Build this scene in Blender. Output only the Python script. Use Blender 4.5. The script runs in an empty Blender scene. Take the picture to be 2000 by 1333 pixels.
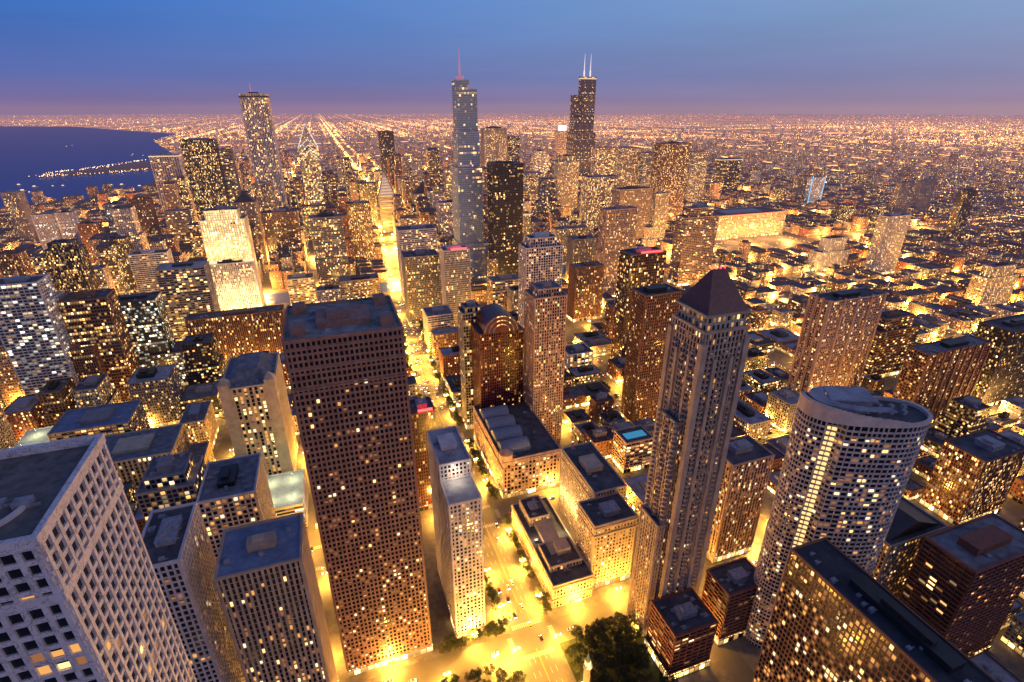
import bpy, math, random
import numpy as np
from mathutils import Vector
sc=bpy.context.scene; C=bpy.data.collections.new('city'); sc.collection.children.link(C)
# ------------------------------------------------------------- camera geometry
H=314.0; FP=1018.0; HY=210.0
PITCH=math.atan((666.5-HY)/FP); YAW=math.atan(390/FP*math.cos(PITCH))
sP,cP=math.sin(PITCH),math.cos(PITCH); sY,cY=math.sin(YAW),math.cos(YAW)
def ray(px,py):
    x=(px-1000)/FP; y=(666.5-py)/FP
    F=cP+y*sP; up=-sP+y*cP
    return F*sY+x*cY, F*cY-x*sY, up
def P(px,py,z=0):
    a,b,c=ray(px,py); t=(z-H)/c
    return a*t,b*t
def proj(u,v,z):
    X=u*cY-v*sY; Y=u*sY+v*cY; d=Y*cP+(H-z)*sP
    if d<=1: return None
    return 1000+X/d*FP, 666.5-((z-H)*cP+Y*sP)/d*FP, d
NAD=666.5+FP/math.tan(PITCH)
# ------------------------------------------------------------- mesh builder
class MB:
    def __init__(s): s.V=[];s.F=[];s.U=[];s.M=[]
    def face(s,pts,uv=None,m=0):
        n=len(s.V); s.V+=pts; s.F.append(tuple(range(n,n+len(pts))))
        s.U+= uv if uv else [(p[0],p[1]) for p in pts]; s.M.append(m)
    def box(s,x0,x1,y0,y1,z0,z1,m=0,mt=None,bay=3.,fl=3.5):
        if x1<x0:x0,x1=x1,x0
        if y1<y0:y0,y1=y1,y0
        s.prism([(x0,y0),(x1,y0),(x1,y1),(x0,y1)],z0,z1,m,mt,bay,fl)
    def prism(s,poly,z0,z1,m=0,mt=None,bay=3.,fl=3.5,poly1=None,bottom=False):
        mt=m if mt is None else mt; p1=poly1 or poly
        nf=max(1,round((z1-z0)/fl)); off=0; zo=round(z0/fl)
        for i in range(len(poly)):
            a=poly[i];b=poly[(i+1)%len(poly)];c=p1[(i+1)%len(poly)];d=p1[i]
            nb=max(1,round(math.hypot(b[0]-a[0],b[1]-a[1])/bay)) if bay<500 else 1
            s.face([(a[0],a[1],z0),(b[0],b[1],z0),(c[0],c[1],z1),(d[0],d[1],z1)],[(off,zo),(off+nb,zo),(off+nb,zo+nf),(off,zo+nf)],m)
            off+=nb+3
        s.face([(p[0],p[1],z1) for p in p1],None,mt)
        if bottom: s.face([(p[0],p[1],z0) for p in reversed(poly)],None,mt)
    def cyl(s,x,y,r,z0,z1,n=10,r1=None,m=0):
        r1=r if r1 is None else r1
        s.prism(circ(x,y,r,n),z0,z1,m,poly1=circ(x,y,max(r1,.01),n))
    def mesh(s,name,mats,o=(0,0,0)):
        me=bpy.data.meshes.new(name)
        v=[(p[0]-o[0],p[1]-o[1],p[2]-o[2]) for p in s.V]
        me.from_pydata(v,[],s.F)
        ul=me.uv_layers.new(name='UVMap'); ul.data.foreach_set('uv',[c for q in s.U for c in q])
        for m in mats: me.materials.append(m)
        if len(mats)>1: me.polygons.foreach_set('material_index',s.M)
        me.update(); return me
    def build(s,name,mats,parent=None,smooth=False):
        o=(0,0,0)
        if parent:
            o=tuple(parent.location)
            if parent.parent: q=parent.parent.location; o=(o[0]+q[0],o[1]+q[1],o[2]+q[2])
        ob=bpy.data.objects.new(name,s.mesh(name,mats if isinstance(mats,list) else [mats],o)); C.objects.link(ob)
        if parent: ob.parent=parent
        return ob
def circ(x,y,r,n,a0=0): return [(x+r*math.cos(a0+2*math.pi*i/n),y+r*math.sin(a0+2*math.pi*i/n)) for i in range(n)]
def root(name,label,cat,loc,group=None):
    o=bpy.data.objects.new(name,None); C.objects.link(o); o.location=loc; o['label']=label; o['category']=cat; o.empty_display_size=.1
    if group:o['group']=group
    return o
def structure(o): o['kind']='structure'; return o
def dup(r,loc,rz=0,label=None,group=None,scale=1):
    n=r.copy(); C.objects.link(n); n.location=loc; n.rotation_euler=(0,0,rz); n.scale=(scale,)*3
    if label:n['label']=label
    if group:n['group']=group
    for c in KIDS[r.name]:
        k=c.copy(); C.objects.link(k); k.parent=n
    return n
KIDS={}
# ------------------------------------------------------------- materials
hz=bpy.data.node_groups.new('painted aerial haze','ShaderNodeTree')  # haze painted into every material as emission growing with distance
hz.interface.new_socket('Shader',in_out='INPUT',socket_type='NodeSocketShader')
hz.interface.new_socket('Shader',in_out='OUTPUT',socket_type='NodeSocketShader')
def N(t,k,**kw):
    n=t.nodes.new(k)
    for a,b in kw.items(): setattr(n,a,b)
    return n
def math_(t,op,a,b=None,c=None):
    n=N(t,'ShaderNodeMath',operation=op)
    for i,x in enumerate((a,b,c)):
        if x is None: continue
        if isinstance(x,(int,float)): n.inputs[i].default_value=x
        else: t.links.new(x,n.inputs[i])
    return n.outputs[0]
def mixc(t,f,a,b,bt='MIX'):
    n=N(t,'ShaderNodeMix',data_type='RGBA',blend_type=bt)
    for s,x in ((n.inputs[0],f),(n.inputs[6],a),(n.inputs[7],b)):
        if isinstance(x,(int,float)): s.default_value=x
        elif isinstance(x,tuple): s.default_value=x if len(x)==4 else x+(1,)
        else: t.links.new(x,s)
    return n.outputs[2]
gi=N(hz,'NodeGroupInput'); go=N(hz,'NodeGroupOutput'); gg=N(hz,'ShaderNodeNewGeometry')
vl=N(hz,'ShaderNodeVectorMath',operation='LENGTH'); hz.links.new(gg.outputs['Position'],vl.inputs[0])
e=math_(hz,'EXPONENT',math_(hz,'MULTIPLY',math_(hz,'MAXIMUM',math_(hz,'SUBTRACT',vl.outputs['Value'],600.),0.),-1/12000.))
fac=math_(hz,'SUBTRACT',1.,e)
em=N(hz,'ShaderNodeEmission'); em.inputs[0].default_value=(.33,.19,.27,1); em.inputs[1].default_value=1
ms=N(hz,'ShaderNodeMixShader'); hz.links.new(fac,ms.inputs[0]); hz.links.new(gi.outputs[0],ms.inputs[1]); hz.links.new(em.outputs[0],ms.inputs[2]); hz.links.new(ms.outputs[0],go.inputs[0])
def newmat(name):
    m=bpy.data.materials.new(name); m.use_nodes=True; t=m.node_tree; t.nodes.clear()
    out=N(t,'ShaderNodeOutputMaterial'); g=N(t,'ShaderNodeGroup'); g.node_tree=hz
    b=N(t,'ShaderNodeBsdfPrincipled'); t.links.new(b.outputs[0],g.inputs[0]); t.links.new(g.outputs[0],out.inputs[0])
    m.cycles.emission_sampling='NONE'
    return m,t,b
def wall(name,col,rough=.8,var=.25,scale=.15,metal=0,veins=0):
    m,t,b=newmat(name)
    g=N(t,'ShaderNodeNewGeometry'); n=N(t,'ShaderNodeTexNoise'); n.inputs['Scale'].default_value=scale; n.inputs['Detail'].default_value=6
    n.inputs['Roughness'].default_value=.65
    t.links.new(g.outputs['Position'],n.inputs['Vector'])
    mr=N(t,'ShaderNodeMapRange'); mr.inputs[1].default_value=.3; mr.inputs[2].default_value=.7; mr.inputs[3].default_value=1-var; mr.inputs[4].default_value=1+var
    t.links.new(n.outputs[0],mr.inputs[0])
    c=mixc(t,1.,col,mr.outputs[0],'MULTIPLY')
    if veins:
        n2=N(t,'ShaderNodeTexNoise'); n2.inputs['Scale'].default_value=.45; n2.inputs['Detail'].default_value=6; n2.inputs['Distortion'].default_value=1.2
        t.links.new(g.outputs['Position'],n2.inputs['Vector'])
        d=math_(t,'ABSOLUTE',math_(t,'SUBTRACT',n2.outputs[0],.5)); v=math_(t,'LESS_THAN',d,.018)
        c=mixc(t,math_(t,'MULTIPLY',v,.6),c,(.13,.13,.15))
    t.links.new(c,b.inputs['Base Color']); b.inputs['Roughness'].default_value=rough; b.inputs['Metallic'].default_value=metal
    return m
def emis(name,col,s):
    m,t,b=newmat(name); b.inputs['Base Color'].default_value=(.1,.1,.1,1); b.inputs['Emission Color'].default_value=col+(1,); b.inputs['Emission Strength'].default_value=s
    return m
def facade(name,wcol,lf=.25,wx=.6,wz=.6,st=1.6,glass=(.012,.016,.025),rows=.05,warm=(1,.43,.08),cool=(1,.74,.36),rough=.75,vary=True,flat=.12):
    m,t,b=newmat(name)
    uv=N(t,'ShaderNodeUVMap'); sx=N(t,'ShaderNodeSeparateXYZ'); t.links.new(uv.outputs[0],sx.inputs[0])
    oi=N(t,'ShaderNodeObjectInfo')
    fx=math_(t,'FRACT',sx.outputs[0]); fy=math_(t,'FRACT',sx.outputs[1])
    mx=math_(t,'LESS_THAN',math_(t,'ABSOLUTE',math_(t,'SUBTRACT',fx,.5)),wx/2)
    my=math_(t,'LESS_THAN',math_(t,'ABSOLUTE',math_(t,'SUBTRACT',fy,.5)),wz/2)
    mask=math_(t,'MULTIPLY',mx,my)
    cx=math_(t,'FLOOR',sx.outputs[0]); cy=math_(t,'FLOOR',sx.outputs[1]); rr=math_(t,'MULTIPLY',oi.outputs['Random'],913.)
    cb=N(t,'ShaderNodeCombineXYZ'); t.links.new(cx,cb.inputs[0]); t.links.new(cy,cb.inputs[1]); t.links.new(rr,cb.inputs[2])
    wn=N(t,'ShaderNodeTexWhiteNoise',noise_dimensions='3D'); t.links.new(cb.outputs[0],wn.inputs['Vector'])
    cr=N(t,'ShaderNodeCombineXYZ'); t.links.new(cy,cr.inputs[0]); t.links.new(rr,cr.inputs[1]); t.links.new(math_(t,'FLOOR',math_(t,'MULTIPLY',cx,.12)),cr.inputs[2])
    wr=N(t,'ShaderNodeTexWhiteNoise',noise_dimensions='3D'); t.links.new(cr.outputs[0],wr.inputs['Vector'])
    row=math_(t,'LESS_THAN',wr.outputs['Value'],rows)
    cn=N(t,'ShaderNodeTexNoise'); cn.inputs['Scale'].default_value=.22; cn.inputs['Detail'].default_value=1; t.links.new(cb.outputs[0],cn.inputs['Vector'])
    lfv=math_(t,'ADD',math_(t,'MULTIPLY',math_(t,'MULTIPLY',cn.outputs[0],2.*lf),math_(t,'ADD',math_(t,'MULTIPLY',oi.outputs['Random'],.8),.6)),math_(t,'MULTIPLY',row,.75))
    lit=math_(t,'MULTIPLY',math_(t,'LESS_THAN',wn.outputs['Value'],lfv),mask)
    sc3=N(t,'ShaderNodeSeparateColor'); t.links.new(wn.outputs['Color'],sc3.inputs[0])
    amp=math_(t,'ADD',math_(t,'MULTIPLY',math_(t,'POWER',sc3.outputs[1],4.),2.),flat)
    grad=math_(t,'ADD',math_(t,'MULTIPLY',fy,.8),.5)
    es=math_(t,'MULTIPLY',math_(t,'MULTIPLY',math_(t,'MULTIPLY',lit,amp),grad),st)
    ec=mixc(t,math_(t,'POWER',sc3.outputs[2],1.5),warm,cool)
    wc=wcol
    if vary:
        hs=N(t,'ShaderNodeHueSaturation'); hs.inputs['Color'].default_value=wcol+(1,)
        t.links.new(math_(t,'ADD',math_(t,'MULTIPLY',oi.outputs['Random'],.7),.6),hs.inputs['Value']); wc=hs.outputs[0]
    t.links.new(mixc(t,mask,wc,glass),b.inputs['Base Color'])
    t.links.new(math_(t,'SUBTRACT',rough,math_(t,'MULTIPLY',mask,rough-.18)),b.inputs['Roughness'])
    t.links.new(ec,b.inputs['Emission Color']); t.links.new(es,b.inputs['Emission Strength'])
    return m
W={'beige':wall('beige stone',(.40,.30,.22)),'pink':wall('pink granite',(.27,.14,.10),.7,.35,.3),'white':wall('white concrete',(.56,.51,.5)),
 'marble':wall('white marble',(.6,.56,.58),.5,.15,.3,veins=1),'dark':wall('dark metal',(.04,.033,.034),.4),'brown':wall('brown panel',(.19,.09,.055)),
 'grey':wall('grey concrete',(.23,.21,.22)),'blue':wall('silver blue steel',(.3,.38,.5),.3),'brick':wall('red brick',(.2,.07,.045)),'cream':wall('cream stone',(.5,.4,.28)),
 'rose':wall('rose concrete',(.42,.28,.22)),'redglass':wall('dark red granite',(.11,.022,.02),.3)}
K={'lo':facade('dim glazing',(.02,.02,.025),.16,.8,.8,2.2,vary=False),'mid':facade('glazing',(.02,.02,.025),.36,.8,.8,2.3,vary=False),
 'hi':facade('busy glazing',(.02,.02,.025),.65,.85,.8,2.8,rows=.1,vary=False),'office':facade('office glazing',(.02,.02,.025),.24,.85,.75,2.6,rows=.25,vary=False),
 'bluelit':facade('blue glazing',(.20,.28,.4),.10,.95,.9,1.8,glass=(.16,.24,.36),rows=.04,vary=False,rough=.35),
 'gold':facade('painted floodlight glazing',(.2,.12,.05),1.1,.98,.95,2.6,rows=.9,vary=False,warm=(1,.6,.2),cool=(1,.8,.45),flat=.45),'unlit':wall('dark glass',(.010,.012,.02),.12,.1),  # gold: the tower's floodlight is partly put into its glazing as emission
 'cool':facade('teal glazing',(.03,.05,.06),.3,.95,.7,2.4,glass=(.03,.05,.07),warm=(1,.65,.3),cool=(.75,.95,.95),rows=.12,vary=False)}
FAC=[('tan brick',facade('tan brick facade',(.36,.22,.14),.3,.5,.55,2.5)),('red brick',facade('brick facade',(.22,.085,.045),.27,.45,.5,2.5)),('grey concrete',facade('grey facade',(.25,.22,.21),.36,.6,.6,2.5)),
     ('pale stone',facade('pale facade',(.46,.38,.3),.36,.5,.6,2.5)),('dark glass',facade('glass facade',(.05,.045,.05),.42,.8,.6,2.5,rows=.18)),('brown panelled',facade('brown facade',(.16,.09,.055),.33,.6,.55,2.5))]
STORE=facade('shop windows',(.25,.18,.1),.9,.85,.75,5.0,rows=.5,warm=(1,.5,.10),cool=(1,.74,.36))
ROOFS=[wall('dark roof membrane',(.08,.08,.09),.9,.6,.12),wall('grey roof gravel',(.17,.17,.185),.95,.5,.2),wall('pale roof membrane',(.3,.31,.35),.9,.45,.1)]
UNIT=wall('rooftop metal',(.26,.26,.29),.5,.4,.5); DARK=wall('black metal',(.02,.02,.02),.5)
LITW=[emis('window light amber',(1,.46,.10),.9),emis('window light gold',(1,.6,.2),2.2),emis('window light dim',(1,.38,.09),.3),emis('window light cream',(1,.78,.44),1.6)]
LAMPM=emis('sodium lamp',(1,.66,.25),60.); REDL=emis('red light',(1,.03,.03),8.); WHL=emis('white light',(1,.9,.8),1.1); HEAD=emis('headlight',(1,.93,.75),25.); TAIL=emis('taillight',(1,.04,.02),10.)
CROWN=emis('crown light',(1,.7,.38),1.1)
LD={}
SOD=(1,.47,.06)
def pl(u,v,z,power,col=SOD,rad=.35):
    k=(power,col,rad)
    if k not in LD:
        l=bpy.data.lights.new('lamp light','POINT'); l.energy=power; l.color=col; l.shadow_soft_size=rad; LD[k]=l
    o=bpy.data.objects.new('lamp_light',LD[k]); C.objects.link(o); o.location=(u,v,z)
# ------------------------------------------------------------- building kit
FOOT=[]
def frame(mb,x0,x1,y0,y1,z0,z1,bay,fl,pw,sh,pr,vert=True,hor=True):
    nf=max(1,round((z1-z0)/fl))
    if vert:
        for a0,a1,ax in ((x0,x1,0),(y0,y1,1)):
            n=max(1,round((a1-a0)/bay))
            for i in range(n+1):
                c=a0+(a1-a0)*i/n; c=min(max(c,a0+pw/2-.012),a1-pw/2+.012)
                if ax==0:
                    mb.box(c-pw/2,c+pw/2,y0-pr,y0+.05,z0,z1+.01,bay=999); mb.box(c-pw/2,c+pw/2,y1-.05,y1+pr,z0,z1+.01,bay=999)
                else:
                    mb.box(x0-pr-.006,x0+.05,c-pw/2,c+pw/2,z0,z1+.013,bay=999); mb.box(x1-.05,x1+pr+.006,c-pw/2,c+pw/2,z0,z1+.013,bay=999)
    if hor:
        q=pr*.72
        for j in range(nf+1):
            z=z0+(z1-z0)*j/nf; a,b_=z-sh/2,z+sh/2
            if j==0:a=z
            if j==nf:b_=z
            mb.box(x0-q,x1+q,y0-q,y0+.03,a,b_,bay=999); mb.box(x0-q,x1+q,y1-.03,y1+q,a,b_,bay=999)
            mb.box(x0-q-.004,x0+.03,y0,y1,a,b_,bay=999); mb.box(x1-.03,x1+q+.004,y0,y1,a,b_,bay=999)
def roofset(rt,x0,x1,y0,y1,z,wm,rm,rnd,pr=.3,units=3,par=1.2,pent=True):
    m=MB(); m.box(x0,x1,y0,y1,z+.002,z+.25,bay=99); rf=m.build('roof',rm,rt)
    m=MB(); e=pr+.02; w=.6
    m.box(x0-e,x1+e,y0-e,y0+w,z+.02,z+par);m.box(x0-e,x1+e,y1-w,y1+e,z+.02,z+par);m.box(x0-e,x0+w,y0+w,y1-w,z+.02,z+par-.01);m.box(x1-w,x1+e,y0+w,y1-w,z+.02,z+par-.01)
    m.build('parapet',wm,rf)
    X,Y=x1-x0,y1-y0
    if pent and min(X,Y)>9:
        a=x0+X*rnd.uniform(.18,.4);b=x0+X*rnd.uniform(.6,.82);c=y0+Y*rnd.uniform(.22,.4);d=y0+Y*rnd.uniform(.6,.8);hh=rnd.uniform(2.5,5)
        m=MB(); m.box(a,b,c,d,z+.25,z+hh,bay=99); m.box(a-.2,b+.2,c-.2,d+.2,z+hh,z+hh+.3,bay=99)
        if rnd.random()<.5: m.box(a+(b-a)*.2,a+(b-a)*.6,c+(d-c)*.2,c+(d-c)*.7,z+hh+.3,z+hh+2.2,bay=99)
        k=a+.8
        while k<b-.8: m.box(k,k+.25,c-.12,c,z+.6,z+hh-.4); k+=1.2
        m.build('penthouse',rnd.choice([UNIT,wm,DARK]),rf)
    for i in range(units):
        m=MB(); ux=rnd.uniform(x0+1.5,max(x0+1.6,x1-4.6));uy=rnd.uniform(y0+1.5,max(y0+1.6,y1-3.5));s=rnd.uniform(1,2.4);hh=rnd.uniform(.8,1.9)
        m.box(ux,ux+s*1.3,uy,uy+s,z+.25,z+.25+hh); m.cyl(ux+s*.6,uy+s*.5,s*.3,z+.2+hh,z+.5+hh,8); m.box(ux+s*1.25,ux+s*1.3+1.6,uy+.3,uy+.7,z+.25,z+.8)
        m.build('air_handling_unit',UNIT,rf)
    return rf
def lit_panes(rt,tiers,bay,fl,pw,sh,lf,rnd,topdark=0,grad=0.):
    cells=[]
    for (x0,x1,y0,y1,z0,z1) in tiers:
        nf=max(1,round((z1-z0)/fl)); fh=(z1-z0)/nf
        side=[('n',x0,x1,y0)]
        if x0>0: side.append(('e',y0,y1,x0))
        if x1<0: side.append(('w',y0,y1,x1))
        for s,a0,a1,cst in side:
            n=max(1,round((a1-a0)/bay)); bw=(a1-a0)/n
            for j in range(nf-topdark):
                rowlit=rnd.random()<.05
                for i in range(n):
                    cl=.5+.5*math.sin(i*1.7+j*.9+x0)*math.sin(j*.37+x0)
                    f=lf*(.4+1.2*cl)*(1+grad*(.5-j/nf)*2)
                    if rowlit: f+=.35
                    if rnd.random()<f:
                        a=a0+(i+.5)*bw; z=z0+(j+.5)*fh
                        hh=fh-sh
                        if rnd.random()<.35: hh*=.6; z-=hh*.25
                        p=(a,cst-.02,z) if s=='n' else ((cst-.02,a,z) if s=='e' else (cst+.02,a,z))
                        cells.append((s,p,bw-pw,hh,rnd.choice([0,0,0,1,2,2,2,2,3])))
    vis=[]
    for c in cells:
        q=proj(*c[1]); vis.append((0 if q is None or not(-20<q[0]<2020 and -10<q[1]<1343) else 1/q[2],c))
    vis.sort(key=lambda t:-t[0]); cache={}; rest=MB()
    def quad(c,o):
        s,p,w,h_,k=c; x,y,z=(p[0]-o[0],p[1]-o[1],p[2]-o[2]); w/=2;h_/=2
        if s=='n': return [(x-w,y,z-h_),(x+w,y,z-h_),(x+w,y,z+h_),(x-w,y,z+h_)]
        if s=='e': return [(x,y+w,z-h_),(x,y-w,z-h_),(x,y-w,z+h_),(x,y+w,z+h_)]
        return [(x,y-w,z-h_),(x,y+w,z-h_),(x,y+w,z+h_),(x,y-w,z+h_)]
    for i,(q,c) in enumerate(vis):
        if i<100 and q>0:
            key=(c[0],round(c[2],3),round(c[3],3),c[4])
            if key not in cache:
                m=MB(); m.face(quad(c,c[1])); cache[key]=m.mesh('window',[LITW[c[4]]])
            ob=bpy.data.objects.new('window',cache[key]); C.objects.link(ob); ob.parent=rt; ob.location=(c[1][0]-rt.location[0],c[1][1]-rt.location[1],c[1][2]-rt.location[2])
        else: rest.face(quad(c,(0,0,0)),m=c[4])
    if rest.F: o=rest.build('window',LITW,rt); o['kind']='stuff'
def tower(name,label,cat,tiers,wm='beige',core='mid',bay=2.7,fl=3.2,pw=None,sh=None,pr=.35,panes=0,group=None,rm=None,units=3,store=True,vert=True,hor=True,pent=True,topdark=0,par=1.2,reserve=True,grad=0.,allunits=False):
    x0=min(t[0] for t in tiers);x1=max(t[1] for t in tiers);y0=min(t[2] for t in tiers);y1=max(t[3] for t in tiers)
    if reserve: FOOT.append((x0-3,x1+3,y0-3,y1+3))
    rnd=random.Random(int(abs(x0*31+y0*17))+5)
    # each tower gets its own facade rhythm: grid, ribs or floor bands
    if pw is None and sh is None:
        st=rnd.choice(['grid','rib','band','grid2'])
        if core!='office' and st=='band' and wm in('dark',): st='grid'
        pw,sh,b2,p2={'grid':(.8,.9,2.3,.35),'rib':(1.1,.35,2.4,.6),'band':(.25,1.25,4.4,.7),'grid2':(.55,.7,1.9,.25)}[st]
        if bay==2.7: bay=b2; pr=p2
    pw=.9 if pw is None else pw; sh=1.0 if sh is None else sh
    rt=root(name,label,cat,((x0+x1)/2,(y0+y1)/2,0),group)
    g=MB();f=MB()
    for t in tiers:
        g.box(*t,bay=bay,fl=fl); frame(f,*t,bay,fl,pw,sh,pr,vert,hor)
    g.build('glazing',K['unlit'] if panes else K[core],rt); f.build('facade_frame',W[wm],rt)
    rmm=rm if rm is not None else ROOFS[rnd.choice([0,0,1])]
    for i,t in enumerate(tiers): roofset(rt,t[0],t[1],t[2],t[3],t[5],W[wm],rmm,rnd,pr,units if (i==len(tiers)-1 or allunits) else 0,par,pent and (i==len(tiers)-1 or allunits))
    if store:
        m=MB(); t=tiers[0]; e=pr+.25
        m.box(t[0]-e,t[1]+e,t[2]-e,t[3]+e,.2,5.2,bay=4,fl=5); m.build('storefront',STORE,rt)
    if panes: lit_panes(rt,tiers,bay,fl,pw,sh,panes,rnd,topdark,grad)
    return rt
def fromtop(nlx,ty,nrx,yb,depth):
    bx=nlx+(1000-nlx)*(yb-ty)/(NAD-ty)
    u,v=P(bx,yb,0); a,b,c=ray(nlx,ty); t=v/b; u0=a*t; h=H+c*t
    r=(nrx-1000)/FP; k=H-h
    u1=(v*sY+r*(v*cY*cP+k*sP))/(cY-r*sY*cP)
    return u0,u1,v,v+depth,h
def T(nlx,ty,nrx,yb,depth,label,name='office_tower',cat='tower',wm='beige',core='mid',**kw):
    u0,u1,v0,v1,h=fromtop(nlx,ty,nrx,yb,depth)
    cr=kw.pop('crown',None)
    setb=kw.pop('setback',None); clear=kw.pop('clear',0)
    if clear: FOOT.append((u0-clear*.2,u1+clear*.2,v0-clear,v0))
    X,Y=u1-u0,v1-v0; cx,cy=(u0+u1)/2,(v0+v1)/2
    tiers=[(u0,u1,v0,v1,0,h)]
    if cr=='box': tiers=[(u0,u1,v0,v1,0,h-X*.12),(u0+X*.14,u1-X*.14,v0+Y*.14,v1-Y*.14,h-X*.12,h+X*.1)]
    if setb: tiers=[(u0-X*.3,u1+X*.25,v0-3,v1+4,0,h*setb)]+tiers
    rt=tower(name,label,cat,tiers,wm,core,**kw)
    if cr=='pyr':
        m=MB(); m.prism([(u0+1,v0+1),(u1-1,v0+1),(u1-1,v1-1),(u0+1,v1-1)],h+.3,h+X*.5,poly1=[(cx-.5,cy-.5),(cx+.5,cy-.5),(cx+.5,cy+.5),(cx-.5,cy+.5)]); m.build('pyramid_roof',W['dark'],rt)
    if cr=='red':
        m=MB(); m.box(u0+X*.3,u1-X*.1,v0+.7,v0+1.2,h+.3,h+3.2,bay=99); m.build('sign_light',REDL,rt)
    if cr=='litring':
        m=MB(); m.box(u0-.9,u1+.9,v0-.9,v1+.9,h-3.,h-1.,bay=2); m.build('crown_light',CROWN,rt)
    if cr=='spire':
        m=MB(); m.cyl(cx,cy,.9,h,h+X*.7,6,.1); m.build('spire',W['white'],rt)
    return rt,(u0,u1,v0,v1,h)
# ------------------------------------------------------------- NEAR HEROES
a=P(75,1065,240); b=P(200,865,240); u1=(a[0]+b[0])/2; t1=(u1-56,u1,a[1],b[1]-0,0,240)
rt=tower('marble_tower','white veined marble tower with dark square windows filling the lower left corner','tower',[(t1[0],t1[1],t1[2],t1[3],0,226),(t1[0]+.01,t1[1]-.01,t1[2]+.01,t1[3]-.01,226,240)],'marble','mid',3.3,3.75,1.0,1.15,.6,panes=.06,rm=wall('gravel roof',(.13,.12,.11),.95,.5,.3),units=4,topdark=3,par=2.2,pent=False)
m=MB(); z=240.3
cx,cy=u1-16,a[1]+12
for i in range(14):
    q0=math.pi*.5*i/14; q1=math.pi*.5*(i+1)/14; r0,r1=9.,9.8
    f=lambda q,r:(cx+r*math.sin(q),cy+2-r*math.cos(q)+0)
    m.prism([f(q0,r1),f(q1,r1),f(q1,r0),f(q0,r0)],z,z+.9)
m.box(cx-34,cx,cy-7.8,cy-7,z,z+.9); m.build('pipe',W['white'],rt)
for k in range(3):
    m=MB(); m.cyl(u1-30+k*6,b[1]-8,.7,z,z+3,10); m.cyl(u1-30+k*6,b[1]-8,1.0,z+3,z+3.5,10); m.build('vent',UNIT,rt)
m=MB(); m.box(u1-40,u1-20,cy-2,cy+5,z,z+1.6); m.box(u1-38,u1-22,cy-.5,cy+3.5,z+1.6,z+2.6); m.build('penthouse',DARK,rt)
T(420,1135,588,1480,30,'square beige tower with blue flat roof left of the dark granite skyscraper',wm='beige',bay=2.3,fl=3.4,pw=1.05,sh=.3,pr=.6,panes=.25,rm=wall('blue roof',(.15,.2,.3),.9,.35,.15),topdark=2,grad=.5)
rt,(u0,u1,v0,v1,h)=T(553,672,785,1322,46,'tall dark pink granite skyscraper with square windows at the centre left','skyscraper',wm='pink',bay=2.2,fl=3.2,pw=.85,sh=1.15,pr=.45,panes=.17,units=14,topdark=7,grad=.8,rm=wall('greenish roof',(.2,.22,.22),.9,.5,.12))
m=MB()
for k in range(3): m.box(u0-.62,u1+.62,v0-.62,v1+.62,h-24+k*9.9,h-23.2+k*9.9)
m.build('string_course',W['pink'],rt)
for (x_,y_) in((u0+3,v0+5),(u1-9,v0+5),(u0+3,v1-12),(u1-9,v1-12)):
    m=MB(); m.box(x_,x_+6,y_,y_+7,h+.25,h+4.5,bay=99); m.build('stair_penthouse',W['pink'],rt)
u,v=P(893,1250); rt=tower('hotel','slim white hotel tower beside the avenue with lit rooftop terraces','hotel',[(u,u+19,v,v+22,0,110),(u,u+19,v+22.7,v+60,0,121)],'white','mid',2.35,2.95,.95,1.0,.3,panes=.3,rm=ROOFS[2],units=4)
pl(u+9,v+18,116,3000,(1,.8,.55))
# pyramid skyscraper
u,v,wd=164.,187.,25.5; z0=214.
WARM=W['beige']
pk=[(u,u+wd,v,v+wd,0,z0),(u-4,u+2,v+5,v+19,0,160),(u+wd-2,u+wd+4,v+4,v+20,0,184),(u-8,u-3.5,v+3,v+21,0,92)]
rt=tower('skyscraper','tall slim beige skyscraper with dark pyramid roof and red light','skyscraper',pk,'beige','mid',2.3,3.2,.95,.75,.55,panes=.24,pent=False,units=0)
m=MB()
for (cx,cy) in((u,v),(u+wd,v),(u,v+wd),(u+wd,v+wd)): m.box(cx-1.6,cx+1.6,cy-1.6,cy+1.6,0,z0-5,bay=99)
for xx in (u+wd*.3,u+wd*.7): m.box(xx-1,xx+1,v-1.6,v,0,z0-14,bay=99)
for yy in (v+wd*.3,v+wd*.7): m.box(u-1.6,u,yy-1,yy+1,162,z0-14,bay=99)
for j in range(9): m.box(u-.8,u+wd+.8,v-.8,v+wd+.8,24+j*21,24.7+j*21,bay=99)
m.build('corner_pier',WARM,rt)
m=MB(); m.box(u+1.5,u+wd-1.5,v+1.5,v+wd-1.5,z0+.3,z0+8,bay=2.8,fl=4); m.build('attic_storey',FAC[3][1],rt)
m=MB(); m.prism([(u-.2,v-.2),(u+wd+.2,v-.2),(u+wd+.2,v+wd+.2),(u-.2,v+wd+.2)],z0+8,z0+9.2,bottom=True)
m.build('cornice',WARM,rt)
SL=wall('slate roof',(.10,.032,.028),.5,.4,.5)
m=MB(); m.prism([(u+.8,v+.8),(u+wd-.8,v+.8),(u+wd-.8,v+wd-.8),(u+.8,v+wd-.8)],z0+9.2,z0+28,poly1=[(u+9,v+wd/2-.6),(u+wd-9,v+wd/2-.6),(u+wd-9,v+wd/2+.6),(u+9,v+wd/2+.6)]); m.build('pyramid_roof',SL,rt)
m=MB()
for k in range(4): m.cyl(u+9+k*2.5,v+wd/2,.3,z0+28,z0+29.3,6)
m.build('beacon',REDL,rt)
m=MB()
for j in range(3,64):
    zz=3.2*j
    if zz>z0-12: break
    for yy in (v+5,v+12.7,v+20): m.prism(circ(u-.4 if zz>160 else u-4.4,yy,1.6,10),zz,zz+1.0)
    for xx in (u+4.2,u+wd/2,u+wd-4.2): m.prism(circ(xx,v-.5,1.5,10),zz,zz+1.0)
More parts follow.
